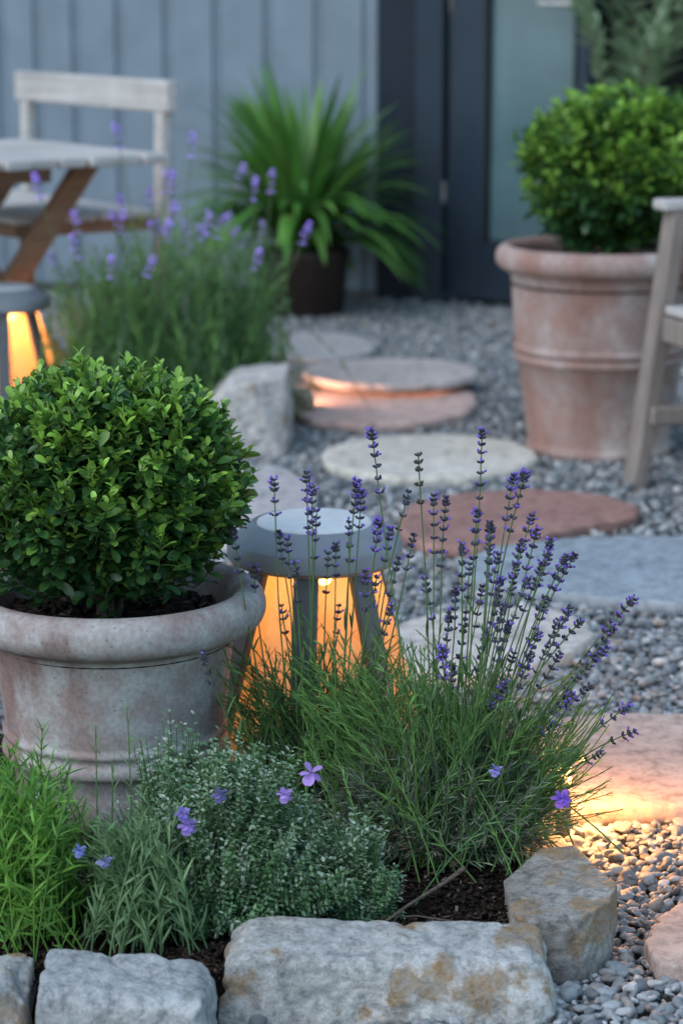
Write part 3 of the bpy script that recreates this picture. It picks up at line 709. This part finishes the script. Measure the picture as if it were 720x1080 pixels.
# flower spikes
BT, BTF0 = ico(1); BT = BT*np.array([.30, .5, .30])+np.array([0, .5, 0])
def make_spike(tip, d, L, nw, open_p, dry=False, fat=1.0):
    P_, D_, S_, C_ = [], [], [], []; d = d/np.linalg.norm(d)
    ax = np.cross(d, [.2, 1., .1]); ax /= np.linalg.norm(ax); bx = np.cross(d, ax)
    z = 0; zs = []
    for k in range(nw): zs.append(z); z += (.55+.18*k) if k > 1 else .45
    zs = np.array(zs)/max(zs)*L
    for k, q in enumerate(zs):
        nb = 7 if k < nw-2 else 5; c0 = rng.uniform(0, 6)
        for j in range(nb):
            a = c0+j*2*np.pi/nb+rng.normal(0, .2); side = ax*np.cos(a)+bx*np.sin(a); o_ = .5 if k == 0 else rng.uniform(.65, 1.0)
            P_.append(tip-d*q+side*.0012); D_.append(side*o_+d*.75); ln = rng.uniform(.0045, .0072)*(1 if k else .8)
            S_.append((ln*.85, ln, ln*.85)); C_.append(np.array((.075,.068,.135) if rng.random() < .6 else (.13,.13,.19))*rng.uniform(.7, 1.3) if not dry else np.array((.09,.08,.08))*rng.uniform(.8, 1.3))
            if not dry and rng.random() < open_p:
                e = P_[-1]+(D_[-1]/np.linalg.norm(D_[-1]))*ln*.85
                P_.append(e); D_.append(D_[-1]+rng.normal(0, .3, 3)); S_.append((.0062, .0042, .0062)); C_.append(np.array((.27,.17,.66))*rng.uniform(.8, 1.3))
        for h in (0, np.pi):     # bracts
            side = ax*np.cos(c0+h)+bx*np.sin(c0+h); P_.append(tip-d*q); D_.append(side*.9+d*.5); S_.append((.003, .006, .003)); C_.append(np.array((.09,.13,.06)))
    n_ = len(P_); return scatter(BT, BTF0, np.array(P_), frames(np.array(D_)), np.array(S_)*fat, np.array(C_)*(1 if fat == 1 else np.array([3.0,3.2,2.0])))
def flower_stem(t, base, tip, bow, nw=7, L=.07, open_p=.25, dry=False, r=.00115, stemcol=(.11,.185,.07), leafy=True, fat=1.0):
    loc = np.array(t.location)
    b, e = np.array(base)-loc, np.array(tip)-loc
    h = e-b; mid = b+np.array([h[0]*(.5-bow)+rng.normal(0, .007), h[1]*.35, h[2]*.55]); pl = bez(b, mid, e, 14); ww = np.sin(np.linspace(0, np.pi, 14))[:, None]*np.sin(np.linspace(0, rng.uniform(4, 9), 14)+rng.uniform(0, 6))[:, None]; pl = pl+ww*rng.normal(0, .0016, (1, 3))
    parts_ = [tubes([pl], [(r*1.15, r*.75)], 6, [stemcol])]
    if leafy:
        P_, D_ = [], []
        for u in (.12, .3, .48):
            q = (1-u)**2*b+2*u*(1-u)*mid+u*u*e; a = rng.uniform(0, 6)
            for s_ in (1, -1): P_.append(q); D_.append((s_*.35*math.cos(a), s_*.35*math.sin(a), 1))
        A = scatter(LN, LNF, np.array(P_), frames(np.array(D_)), np.full(len(P_), .03), jit((.085,.16,.06), len(P_))); parts_.append(A)
    o = link('flower_stem', fmesh('flower_stem', *join(parts_)), M_stem, t)
    V, Fc, C = make_spike(e, e-mid, L, nw, open_p, dry, fat); link('flower_spike', fmesh('flower_spike', V, Fc, C), M_petal, o)
# lavender A (right, main) and B (left, nearer the lamp)
GL = [(.17,.33,.09), (.13,.26,.09), (.16,.215,.14), (.12,.16,.11)]
def lav_tips(c, rx, ry, h, low=.02, lean=0):
    def f(s):
        a = rng.uniform(0, 2*np.pi); e = math.asin(min(1, rng.uniform(-.02, 1)**.75 if rng.random() < .85 else rng.uniform(0, .3)))if False else rng.uniform(0, 1)
        th = e**.8*1.45; k = rng.uniform(.80, 1.05)+.10*mnoise.noise(Vector((math.cos(a)*2, math.sin(a)*2, th*2)))
        fan = .60+.62*math.sin(th); x = rx*math.cos(a)*math.cos(th)*k*fan; y = ry*math.sin(a)*math.cos(th)*k*fan; z = low+h*math.sin(th)*k
        up = math.sin(th); kc = (0 if rng.random() < .55 else 1) if up > .62 else ((1 if rng.random() < .35 else 2) if up > .3 else (2 if rng.random() < .6 else 3))
        if x > .115 and rng.random() < .5: x *= .6
        return (x+lean*z, y, z), kc
    return f
lavA = empty('lavender', (.125, 2.82, .062)); tag(lavA, 'big flowering lavender clump with a fan of tall purple spikes beside the corner block', 'lavender', 'lavender plants')
GT = [(.20,.28,.17), (.16,.22,.15), (.25,.29,.22), (.13,.10,.07)]
def tangle(rx, ry, h):
    def f(s_):
        a = rng.uniform(0, 2*np.pi); th = rng.random()**.8*1.4; k = rng.uniform(.7, 1.08)+.18*mnoise.noise(Vector((math.cos(a)*2.5, math.sin(a)*2.5, th*3)))
        return (rx*math.cos(a)*math.cos(th)*k, ry*math.sin(a)*math.cos(th)*k, .012+h*math.sin(th)*k), (3 if rng.random() < .07 else int(rng.integers(0, 3)))
    return f
def uprights(rx, ry, z0, z1, lean=.1, right=.0):
    def f(s_):
        q = rng.uniform(-1, 1); w_ = rng.uniform(-1, 1)*math.sqrt(max(0, 1-q*q)); n_ = mnoise.noise(Vector((q*3, w_*3, rx*50)))
        z = rng.uniform(z0, z1)*(1+.3*n_)-right*max(0, q-.2)-.03*abs(q)
        return (q*rx+lean*q*z, w_*ry, z), (0 if rng.random() < .6 else 1)
    return f
shrublet(lavA, (0,0,0), tangle(.165, .13, .16), 760, GT, leaf=(.012,.024), pairs=11, width=.85, ang=.75, frac=.25)
shrublet(lavA, (0,0,0), uprights(.155, .10, .13, .27, .18, .13), 420, GL, leaf=(.013,.026), pairs=12, up=.3, ang=.30, width=.75, name='new_shoots', frac=.22, base_r=.06)
shrublet(lavA, (.03,0,.02), lambda s: ((rng.uniform(.10,.22), rng.uniform(-.06,.08), rng.uniform(.05,.19)), 0 if rng.random() < .5 else 1), 60, GL, leaf=(.010,.022), pairs=8, up=.6, ang=.45, width=.8, name='side_shoots', frac=.3)
w = [bez((0,0,0), (x*.5, y*.5, z*.3), (x, y, z), 8)+rng.normal(0, .002, (8,3)) for x, y, z in [(-.12,-.06,.03),(-.09,-.09,.06),(.1,-.07,.05),(.05,-.1,.04),(-.05,-.1,.05),(.13,.02,.06),(-.1,.05,.08),(.03,-.09,.09)]]
Vs, Fs, _ = tubes(w, [(.004,.0018)]*len(w), 6); link('woody_stem', fmesh('woody', Vs, Fs), M_bark, lavA)
lavB = empty('lavender', (-.035, 2.93, .062)); tag(lavB, 'dark leafed lavender clump between the limed pot and the near lamp', 'lavender', 'lavender plants')
shrublet(lavB, (0,0,0), tangle(.115, .09, .13), 300, GT, leaf=(.012,.024), pairs=11, width=.85, ang=.75, frac=.25)
shrublet(lavB, (0,0,0), uprights(.11, .08, .12, .24, .1), 260, [(.11,.23,.06),(.085,.17,.06)], leaf=(.013,.026), pairs=11, up=.3, ang=.32, width=.75, name='new_shoots', frac=.22, base_r=.05)
w = [bez((0,0,0), (x*.5, y*.5, z*.3), (x, y, z), 8) for x, y, z in [(-.08,-.04,.05),(.08,-.05,.05),(0,.06,.06)]]
Vs, Fs, _ = tubes(w, [(.004,.0018)]*3, 6); link('woody_stem', fmesh('woody', Vs, Fs), M_bark, lavB)
# (px, py, whorls, length m, open share)
TA = [(392,456,8,.075,.4),(508,456,10,.10,.3),(441,481,5,.06,0),(457,524,7,.07,.2),(470,526,9,.085,.1),(503,540,6,.06,.3),(541,503,7,.055,.5),(553,500,8,.075,.35),
      (560,545,8,.08,.3),(566,560,6,.05,.3),(580,572,7,.06,.2),(579,586,6,.06,.2),(596,588,8,.075,.3),(605,586,9,.08,.3),(518,556,8,.06,.15),(516,552,7,.07,.1),(495,596,6,.06,.1),
      (480,622,7,.05,.1),(528,612,8,.06,.2),(544,598,7,.07,.1),(531,640,6,.05,.1),(556,612,6,.05,.3),(574,637,6,.05,.2),(600,642,8,.07,.2),(588,655,7,.07,.1),(512,668,6,.05,.1),(490,655,5,.05,.1),
      (667,633,7,.055,.6),(646,664,7,.06,.2),(630,690,7,.06,.1),(638,684,6,.05,.2),(661,745,5,.04,.2),(667,772,4,.03,.5),(601,733,5,.035,.3),(584,765,4,.02,.3),(632,795,4,.02,.3),
      (466,686,5,.04,.9),(477,702,6,.03,.2),(533,722,5,.035,.9),(612,655,7,.06,.1),(570,598,7,.06,.2),(487,575,6,.06,.2),(448,612,5,.05,.1),(549,573,7,.06,.1),(560,690,6,.05,.1),(541,690,6,.05,.1),(620,724,5,.04,.1),
      (473,648,6,.05,.1),(508,620,6,.05,.2),(568,668,6,.05,.2),(525,586,6,.05,.2),(590,690,6,.05,.1),(536,660,6,.05,.1)]
for i, (px, py, nw, L, op) in enumerate(TA):
    d = 2.80+.16*math.sin(i*2.4)*(.7 if py < 650 else .4)
    tip = PD(px, py, d); bx_ = .125+(tip.x-.125)*(.30+.05*math.sin(i*5.1))+.012*math.sin(i*7.7); base = (bx_, 2.82+(d-2.82)*.4, .10+.02*math.sin(i))
    flower_stem(lavA, base, tip, .04 if px < 560 else .10, nw, L, op, dry=(py == 481))
TB = [(289,507,5,.045,.5),(323,500,7,.07,.25),(329,515,7,.06,.5),(334,540,5,.06,.2),(376,509,7,.04,.4),(381,520,7,.045,.4),(399,550,6,.04,.9),(411,560,5,.04,.5),(397,610,4,.04,.2),(294,562,6,.035,.1),
      (303,570,5,.05,.1),(354,575,6,.04,.1),(246,560,6,.055,.05),(368,552,5,.05,.2),(385,604,5,.05,.4),(420,590,5,.05,.1),(268,600,5,.04,.1),(311,596,5,.05,.1),(346,585,5,.05,.1),(430,520,5,.05,.0),
      (297,640,4,.035,.1),(412,640,5,.04,.2),(357,640,4,.035,.1),(436,566,5,.045,.1)]
for i, (px, py, nw, L, op) in enumerate(TB):
    d = 2.93+.07*math.sin(i*2.9); tip = PD(px, py, d); bx_ = -.035+(tip.x+.035)*.55
    flower_stem(lavB, (bx_, 2.93+(d-2.93)*.4, .12), tip, .02, nw, L, op)
tip = PD(214, 690, 2.80); flower_stem(lavB, (-.10, 2.86, .13), tip, -.3, 5, .05, .05)

# back lavender
for i, (x, y, s_, lb) in enumerate([(-.265,5.98,1.0,'blurred lavender nearest the pale boulder in the back bed'),(-.42,5.86,1.1,'tallest blurred lavender in the middle of the back bed, in front of the chair'),(-.575,5.80,.95,'blurred lavender, tinted amber, beside the far lamp')]):
    t = empty('lavender', (x, y, .045)); tag(t, lb, 'lavender', 'lavender plants')
    def tf(s, s_=s_):
        a = rng.uniform(0, 6.28); r = .15*math.sqrt(rng.random())*s_; z = rng.uniform(.20, .50)*s_
        return (r*math.cos(a), r*math.sin(a), z-.5*r), (0 if rng.random() < .6 else 1)
    shrublet(t, (0,0,0), tf, 260, [(.17,.33,.10),(.15,.27,.13)], leaf=(.03,.055), pairs=9, up=.3, ang=.2, width=.75, base_r=.085, frac=.1)
    for k in range(11):
        a = rng.uniform(0, 6.28); r = .13*math.sqrt(rng.random()); rr = 1.6
        flower_stem(t, (x+r*math.cos(a)*.5, y+r*math.sin(a)*.5, .2), (x+rr*r*math.cos(a), y+rr*r*math.sin(a), rng.uniform(.46,.70)*s_), 0, 5, .055, .6, leafy=False, r=.0016, fat=1.35)

# ------------------------------------------------------------------ thyme, herbs
TL, TLF = leaf_tpl([.25,.75,.7,.15], bend=.1, fold=.1, cols=3)
def thyme(loc, rx, ry, h, n, label):
    t = empty('thyme', loc); tag(t, label, 'herb'); P_, D_, S_, C_ = [], [], [], []; st = []
    for s in range(n):
        a = rng.uniform(0, 2*np.pi); th = rng.uniform(.0, 1)**.85*1.5; k = rng.uniform(.75, 1.05)+.34*mnoise.noise(Vector((math.cos(a)*3+4, math.sin(a)*3, th*4)))
        tip = np.array([rx*math.cos(a)*math.cos(th)*k, ry*math.sin(a)*math.cos(th)*k, .008+h*math.sin(th)*k+(.03*rng.random() if th > .9 else 0)])
        b0 = tip*np.array([.45,.45,.2]); mid = (b0+tip)/2+np.array([0,0,-.01]); pl = bez(b0, mid, tip, 5); st.append(pl); white = rng.random() < (.62 if th > .45 else .3)
        for k2 in range(15):
            u = .12+.88*k2/14; q = (1-u)**2*b0+2*u*(1-u)*mid+u*u*tip; d = tip-b0; d /= np.linalg.norm(d); r0 = k2*1.57
            ax = np.cross(d, [.3,.2,1.]); ax /= np.linalg.norm(ax); bx = np.cross(d, ax)
            for h_ in (0, np.pi):
                side = ax*np.cos(r0+h_)+bx*np.sin(r0+h_); P_.append(q+side*.001); D_.append(side+d*.5+rng.normal(0, .2, 3)); ls = rng.uniform(.0046,.0072); S_.append((ls*.75, ls, ls))
                C_.append((np.array((.44,.55,.42))*rng.uniform(.75, 1.25) if (rng.random() < .62) else np.array((.20,.32,.18))) if (white and u > .5) else (np.array((.13,.26,.12)) if s % 2 else np.array((.19,.34,.17)))*rng.uniform(.8, 1.25))
    n_ = len(P_); A = scatter(TL, TLF, np.array(P_), frames(np.array(D_), rng.uniform(-.5, .5, n_)), np.array(S_), np.clip(np.array(C_), 0, 1)); B = tubes(st, [(.0007,.0004)]*len(st), 4, [(.11,.20,.07)]*len(st))
    link('foliage', fmesh('foliage', *join([A, B])), M_herb, t); return t
tc_ = P(262, 965, .06); thyme((-.128, 2.60, .056), .142, .095, .160, 1800, 'low mound of white flecked thyme spilling towards the edging stones')
th2 = thyme((-.19, 2.66, .056), .085, .06, .165, 420, 'small upright white flowering thyme against the front of the limed pot')
th3 = thyme((.02, 2.60, .054), .05, .04, .085, 240, 'small creeping thyme at the foot of the big lavender')
LH, LHF = leaf_tpl([.04,.10,.115,.07,.01], bend=.2, fold=.1, cols=3)
hb = empty('tarragon', (-.345, 2.56, .056)); tag(hb, 'bright green leafy herb clump at the left edge of the front bed', 'herb')
shrublet(hb, (0,0,0), lambda s: ((rng.uniform(-.12,.055), rng.uniform(-.06,.07), rng.uniform(.08,.20)), 0 if rng.random() < .6 else 1), 130, [(.17,.36,.06),(.12,.27,.06)], leaf=(.022,.038), pairs=11, up=.3, frac=.1, ang=.8, tpl=(LH, LHF), base_r=.045)
for px, py in ((45,768),(10,790),(28,830),(-8,770)):
    tp_ = PD(px, py, 2.6)-hb.location
    shrublet(hb, (tp_.x*.9, tp_.y, 0), lambda s: ((tp_.x, tp_.y, tp_.z), 0), 1, [(.11,.25,.04)], leaf=(.022,.032), pairs=14, up=.3, frac=.1, ang=.85, tpl=(LH, LHF), base_r=.008, whorl=3, name='tall_shoot')
yl = empty('young_lavender', (-.225, 2.53, .056)); tag(yl, 'young grey green lavender with slender upright stems behind the squarish edging stone', 'lavender')
shrublet(yl, (0,0,0), lambda s: ((rng.uniform(-.055,.055), rng.uniform(-.04,.05), rng.uniform(.05,.155)), 0 if rng.random() < .6 else 1), 115, [(.21,.34,.16),(.16,.27,.13)], leaf=(.022,.034), pairs=8, up=.3, frac=.1, ang=.5, base_r=.035)
for px, py in ((101,765),(134,745),(120,800),(82,850),(150,830)):
    tp_ = PD(px, py, 2.57)-yl.location
    shrublet(yl, (tp_.x*.8, tp_.y, 0), lambda s: ((tp_.x, tp_.y, tp_.z), 0), 1, [(.17,.27,.12)], leaf=(.014,.024), pairs=11, up=.3, frac=.12, ang=.5, base_r=.006, name='tall_shoot')
# small purple flowers
PT, PTF = leaf_tpl([.25,.85,1.1,1.05,.6], bend=.2, fold=.06)
def bloom(px, py, d, base, size, col, label, n=5, layers=1):
    tip = PD(px, py, d); t = empty('purple_flower', base); tag(t, label, 'flower', 'small purple flowers'); e = np.array(tip-Vector(base))
    Vs, Fs, Cs = tubes([bez((0,0,0), (e[0]*.2, e[1]*.2, e[2]*.7), e, 10)], [(.0011,.0007)], 5, [(.08,.14,.06)]); link('stem', fmesh('stem', Vs, Fs, Cs), M_stem, t)
    ax = np.array([.15, -1, .45]); ax /= np.linalg.norm(ax); u = np.cross(ax, [0,0,1.]); u /= np.linalg.norm(u); w_ = np.cross(u, ax); pos, D, S, C = [], [], [], []
    for l in range(layers):
        for k in range(n):
            a = k*2*np.pi/n+l*.6; side = u*np.cos(a)+w_*np.sin(a); pos.append(e+side*.001+ax*.003*l); D.append(side+ax*(.2+.5*l)+rng.normal(0, .1, 3)); S.append(size*rng.uniform(.85, 1.1)*(1-.25*l)); C.append(np.array(col)*rng.uniform(.85, 1.2))
    M = frames(np.array(D)); V, Fc, C = scatter(PT, PTF, np.array(pos), M, np.array(S), np.array(C)); link('petals', fmesh('petals', V, Fc, C), M_petal, t)
VI = (.46,.30,.70)
bloom(328, 815, 2.56, (-.02,2.60,.06), .0135, VI, 'largest open violet flower with five petals above the thyme')
bloom(300, 838, 2.53, (-.05,2.58,.06), .0085, VI, 'smaller violet flower just below the largest one', 5, 2)
bloom(198, 871, 2.49, (-.15,2.54,.06), .0095, (.36,.25,.66), 'violet flower at the left of the thyme mound', 5, 2)
bloom(193, 858, 2.495, (-.16,2.54,.06), .0075, (.28,.22,.58), 'blue violet flower just above its twin at the left of the thyme', 5, 2)
bloom(232, 838, 2.53, (-.12,2.56,.06), .009, (.18,.16,.36), 'dusky faded flower in the middle of the thyme top', 5, 2)
bloom(592, 842, 2.74, (.18,2.8,.1), .0115, (.34,.18,.72), 'deep purple flower against the glowing flagstone corner', 6, 2)
bloom(522, 812, 2.66, (.14,2.74,.1), .0075, (.34,.30,.68), 'pale blue violet flower in front of the big lavender', 5, 2)
bloom(84, 897, 2.49, (-.25,2.52,.06), .007, (.25,.28,.62), 'tiny blue flower at the left among the young lavender', 5, 2)
bloom(110, 908, 2.48, (-.23,2.51,.06), .008, (.28,.28,.5), 'tiny pale flower right of the tiny blue one', 5, 2)

# fallen twig on the soil
tw = [P(402,975,.066), P(430,955,.075), P(470,930,.085), P(490,915,.10)]
Vs, Fs, _ = tubes([np.array([list(p) for p in tw]), np.array([list(P(395,968,.064)), list(P(440,966,.066)), list(P(478,972,.062))])], [(.0014,.0032),(.0008,.0014)], 7)
o = link('twig', fmesh('twig', Vs, Fs), M_bark); tag(o, 'thin brown woody twig arching over the dark soil below the big lavender', 'twig')

# ------------------------------------------------------------------ strappy plant
YP = Vector((-.135, 8.12, 0))
t = empty('planter', YP); tag(t, 'dark brown round planter against the house wall', 'plant pot')
mb = MB(); mb.lathe([(0,.01),(.125,.01),(.13,0),(.142,.005),(.158,.19),(.165,.20),(.165,.225),(.150,.225),(.146,.19)], 48); mb.build('pot_shell', M_darkpot, t, True)
mb = MB(); mb.lathe([(.150,.19),(.001,.20)], 32); mb.build('potting_soil', M_soil, t, True)
t = empty('strappy_plant', (YP.x, YP.y, .19)); tag(t, 'glossy green plant with long arching strap leaves in the dark planter', 'plant')
V, Fs, Cc = [], [], []
for k in range(250):
    a = rng.uniform(0, 6.28); e = rng.uniform(.05, 1.35)**1.0; L = rng.uniform(.44, .58)*(1.05 if e > .9 else .95); d0 = np.array([math.cos(a)*math.cos(e), math.sin(a)*math.cos(e)*.9, math.sin(e)+.35]); d0 /= np.linalg.norm(d0)
    p = np.array([.03*math.cos(a), .03*math.sin(a), rng.uniform(.02, .12)]); d = d0.copy(); n = 12; w0 = rng.uniform(.016, .023); b = len(V); c = np.array((.09,.25,.045) if rng.random() < .6 else (.15,.33,.07))*rng.uniform(.7, 1.25)
    sd = np.cross(d0, [0,0,1.]); sd /= np.linalg.norm(sd)
    for j in range(n):
        u = j/(n-1); w_ = w0*(math.sin(min(1, u*2.5+.35)*1.57))*(1-max(0, u-.55)/.45)**.8+.0006
        nn_ = np.cross(sd, d)
        V += [p-sd*w_+nn_*w_*.25, p, p+sd*w_+nn_*w_*.25]; Cc += [c]*3; p = p+d*L/(n-1); d = d+np.array([0,0,-.135*(1.25-e*.5)]); d /= np.linalg.norm(d)
    for j in range(n-1):
        for q in (0, 1): Fs.append([b+j*3+q, b+j*3+q+1, b+j*3+q+4, b+j*3+q+3])
link('leaves', fmesh('leaves', np.array(V), np.array(Fs), np.array(Cc)), M_strap, t)
mb = MB(); mb.lathe([(.03,-.01),(.028,.1),(.02,.14),(0,.15)], 16); mb.build('stem', M_bark, t, True)

# pinnate plant by the dark window
t = empty('planter', (.86, 7.55, 0)); tag(t, 'dark planter hidden behind the terracotta pot, holding the leafy pale plant', 'plant pot')
mb = MB(); mb.lathe([(0,.01),(.12,.01),(.13,0),(.16,.33),(.17,.34),(.17,.36),(.155,.36),(.15,.32)], 40); mb.build('pot_shell', M_darkpot, t, True)
mb = MB(); mb.lathe([(.156,.32),(.001,.33)], 32); mb.build('potting_soil', M_soil, t, True)
t = empty('leafy_plant', (.86, 7.55, .32)); tag(t, 'leafy pale green plant before the dark window, above the clipped boxwood', 'plant')
P_, D_, S_, C_, st = [], [], [], [], []
for k in range(15):
    a = rng.uniform(0, 6.28); tip = np.array([.24*math.cos(a), .2*math.sin(a), rng.uniform(.62, 1.0)]); mid = np.array([tip[0]*.25, tip[1]*.25, tip[2]*.75]); pl = bez((0,0,0), mid, tip, 12); st.append(pl)
    for j in range(11):
        u = .4+.6*j/10; q = (1-u)**2*0+2*u*(1-u)*mid+u*u*tip; d = 2*(1-u)*mid+2*u*(tip-mid); d /= np.linalg.norm(d); sd = np.cross(d, [0.1,0,1.]); sd /= np.linalg.norm(sd)
        for s_ in (1, -1): P_.append(q); D_.append(sd*s_*.75+d*.9+rng.normal(0, .3, 3)); S_.append(rng.uniform(.08, .12)*(1-.3*abs(u-.6))); C_.append(np.array((.26,.38,.22))*rng.uniform(.7, 1.3))
L3, L3F = leaf_tpl([.05,.26,.34,.26,.03], bend=.2, fold=.1)
A = scatter(L3, L3F, np.array(P_), frames(np.array(D_)), np.array(S_), np.array(C_)); B = tubes(st, [(.005,.0015)]*len(st), 5, [(.09,.08,.05)]*len(st)); B = (B[0], B[1], B[2])
link('foliage', fmesh('foliage', *join([A, B])), M_strap, t)

# ------------------------------------------------------------------ table
Cn = Vector((-.425, 6.08, 0)); A_ = Vector((-.59,.807,0)); B_ = Vector((-.807,-.59,0))
tb = empty('garden_table', (Cn.x, Cn.y, 0), math.atan2(B_.y, B_.x)); tag(tb, 'weathered slatted wooden table with crossed trestle legs at the left', 'table')
# local x = B (length), local y = -A
TL_, TW_ = 1.25, .74
mb = MB(); ns = 16
for k in range(ns):
    x = (k+.5)*TL_/ns; mb.box((x, -TW_/2-.01*math.sin(k*2.2), .668), (TL_/ns-.008, TW_, .024), None, .004)
mb.build('tabletop', M_woodgrey, tb)
mb = MB(); mb.box((TL_/2+.11, -.12, .635), (TL_-.34, .03, .04), None, .003); mb.box((TL_/2+.11, -TW_+.05, .635), (TL_-.34, .03, .04), None, .003); mb.build('apron', M_woodbrown, tb)
for yy in (-.30, -TW_+.08):
    for (x0, x1, off) in ((.06, .56, .0), (.56, .06, .032)):
        mb = MB(); mb.bar((x0, yy-off, .65), (x1, yy-off, .0), .03, .062, up=(1,0,0)); mb.build('leg', M_woodbrown, tb)
mb = MB(); mb.bar((.31,-.30,.33),(.31,-TW_+.08,.33),.03,.04); mb.build('stretcher', M_woodbrown, tb)
# left chair : local x along back rail, local y = forward (towards the table)
Rr = Vector((-.475, 6.50, 0)); Rl = Vector((-.965, 7.2, 0)); dr = (Rl-Rr).normalized(); CW = (Rl-Rr).length*.98
ch = empty('garden_chair', (Rr.x, Rr.y, 0), math.atan2(dr.y, dr.x)); tag(ch, 'silvered wooden chair with a single back rail tucked behind the left table', 'chair', 'wooden garden chairs')
mb = MB(); mb.box((CW/2, -.022, .80), (CW+.03, .034, .085), None, .005); mb.build('backrest', M_woodgrey, ch)
for x in (.035, CW-.035):
    mb = MB(); mb.bar((x, 0, .0), (x, -.022, .757), .045, .03, up=(0,1,0)); mb.build('back_leg', M_woodgrey, ch)
    mb = MB(); mb.bar((x+(.022 if x < .1 else -.022), .40, .0), (x+(.022 if x < .1 else -.022), .38, .465), .04, .03, up=(0,1,0)); mb.build('front_leg', M_woodbrown, ch)
mb = MB()
for k in range(7): mb.box((CW/2, .045+k*.062, .492), (CW, .052, .018), None, .003)
mb.build('seat', M_woodgrey, ch)
mb = MB(); mb.box((.03, .22, .464), (.022, .40, .03), None, .003); mb.box((CW-.03, .22, .464), (.022, .40, .03), None, .003); mb.box((CW/2, .425, .464), (CW-.04, .02, .03), None, .003); mb.box((CW/2, .02, .464), (CW-.09, .02, .03), None, .003)
mb.build('seat_frame', M_woodbrown, ch)
# armchair at right
L0 = P(668, 517, 0); L1 = Vector((.80, 4.79, 0)); dv = (L1-L0).normalized()
ac = empty('armchair', (L0.x, L0.y, 0), math.atan2(dv.y, dv.x)); tag(ac, 'weathered wooden armchair cut off by the right edge in front of the terracotta pot', 'chair', 'wooden garden chairs')
AW = .52   # local x across, local y = backwards (to the right of the picture)
for x in (0, AW):
    mb = MB(); mb.bar((x, 0, 0), (x, .085, .615), .055, .038, up=(0,1,0), bev=.005); mb.build('front_leg', M_woodweath, ac)
    mb = MB(); mb.bar((x+(.035 if x == 0 else -.035), .50, 0), (x+(.035 if x == 0 else -.035), .60, .92), .045, .034, up=(0,1,0), bev=.005); mb.build('back_leg', M_woodweath, ac)
    mb = MB(); mb.box((x, .32, .627), (.062, .56, .024), None, .008); mb.build('armrest', M_woodgrey, ac)
    mb = MB(); mb.bar((x+(.034 if x == 0 else -.034), .02, .17), (x+(.034 if x == 0 else -.034), .53, .17), .02, .04); mb.build('stretcher', M_woodweath, ac)
    mb = MB(); mb.bar((x-.03, .05, .345), (x-.017, .05, .345), .018, .018); mb.build('bolt', M_steel, ac)
mb = MB()
for k in range(7): mb.box((AW/2, .075+k*.066, .402), (AW-.06, .056, .02), None, .004)
mb.build('seat', M_woodgrey, ac)
mb = MB(); mb.box((AW/2, .055, .36), (AW-.055, .024, .055), None, .004); mb.box((.045, .28, .36), (.022, .42, .05), None, .003); mb.box((AW-.045, .28, .36), (.022, .42, .05), None, .003); mb.build('seat_frame', M_woodweath, ac)
mb = MB()
for k in range(4): mb.box((AW/2, .575-.012*(3-k), .55+k*.1), (AW-.12, .02, .06), None, .004)
mb.build('backrest', M_woodgrey, ac)

# ------------------------------------------------------------------ light
SUN_EL, SUN_AZ = R(48), R(-125)
w = bpy.data.worlds.new('World'); scene.world = w; w.use_nodes = True; nt = w.node_tree; bg = nt.nodes['Background']
sky = nt.nodes.new('ShaderNodeTexSky'); sky.sky_type = 'NISHITA'; sky.sun_disc = False; sky.sun_elevation = SUN_EL; sky.sun_rotation = SUN_AZ
hs = nt.nodes.new('ShaderNodeHueSaturation'); hs.inputs['Hue'].default_value = .482; hs.inputs['Saturation'].default_value = .95
nt.links.new(sky.outputs[0], hs.inputs['Color']); nt.links.new(hs.outputs[0], bg.inputs[0]); bg.inputs[1].default_value = .11
sd = bpy.data.lights.new('sun', 'SUN'); sd.energy = .35; sd.angle = R(60); sd.color = (1,.96,.92)
so = bpy.data.objects.new('sun', sd); COL.objects.link(so)
dirv = Vector((math.sin(SUN_AZ)*math.cos(SUN_EL), math.cos(SUN_AZ)*math.cos(SUN_EL), math.sin(SUN_EL)))
so.rotation_euler = dirv.to_track_quat('Z', 'Y').to_euler()
vs = scene.view_settings; scene.display_settings.display_device = 'sRGB'; vs.view_transform = 'Standard'; vs.look = 'None'; vs.gamma = 1; vs.exposure = 1.38
scene.cycles.use_denoising = True; scene.cycles.max_bounces = 8; scene.cycles.transparent_max_bounces = 12
scene.cycles.sample_clamp_indirect = 6; scene.cycles.use_light_tree = True
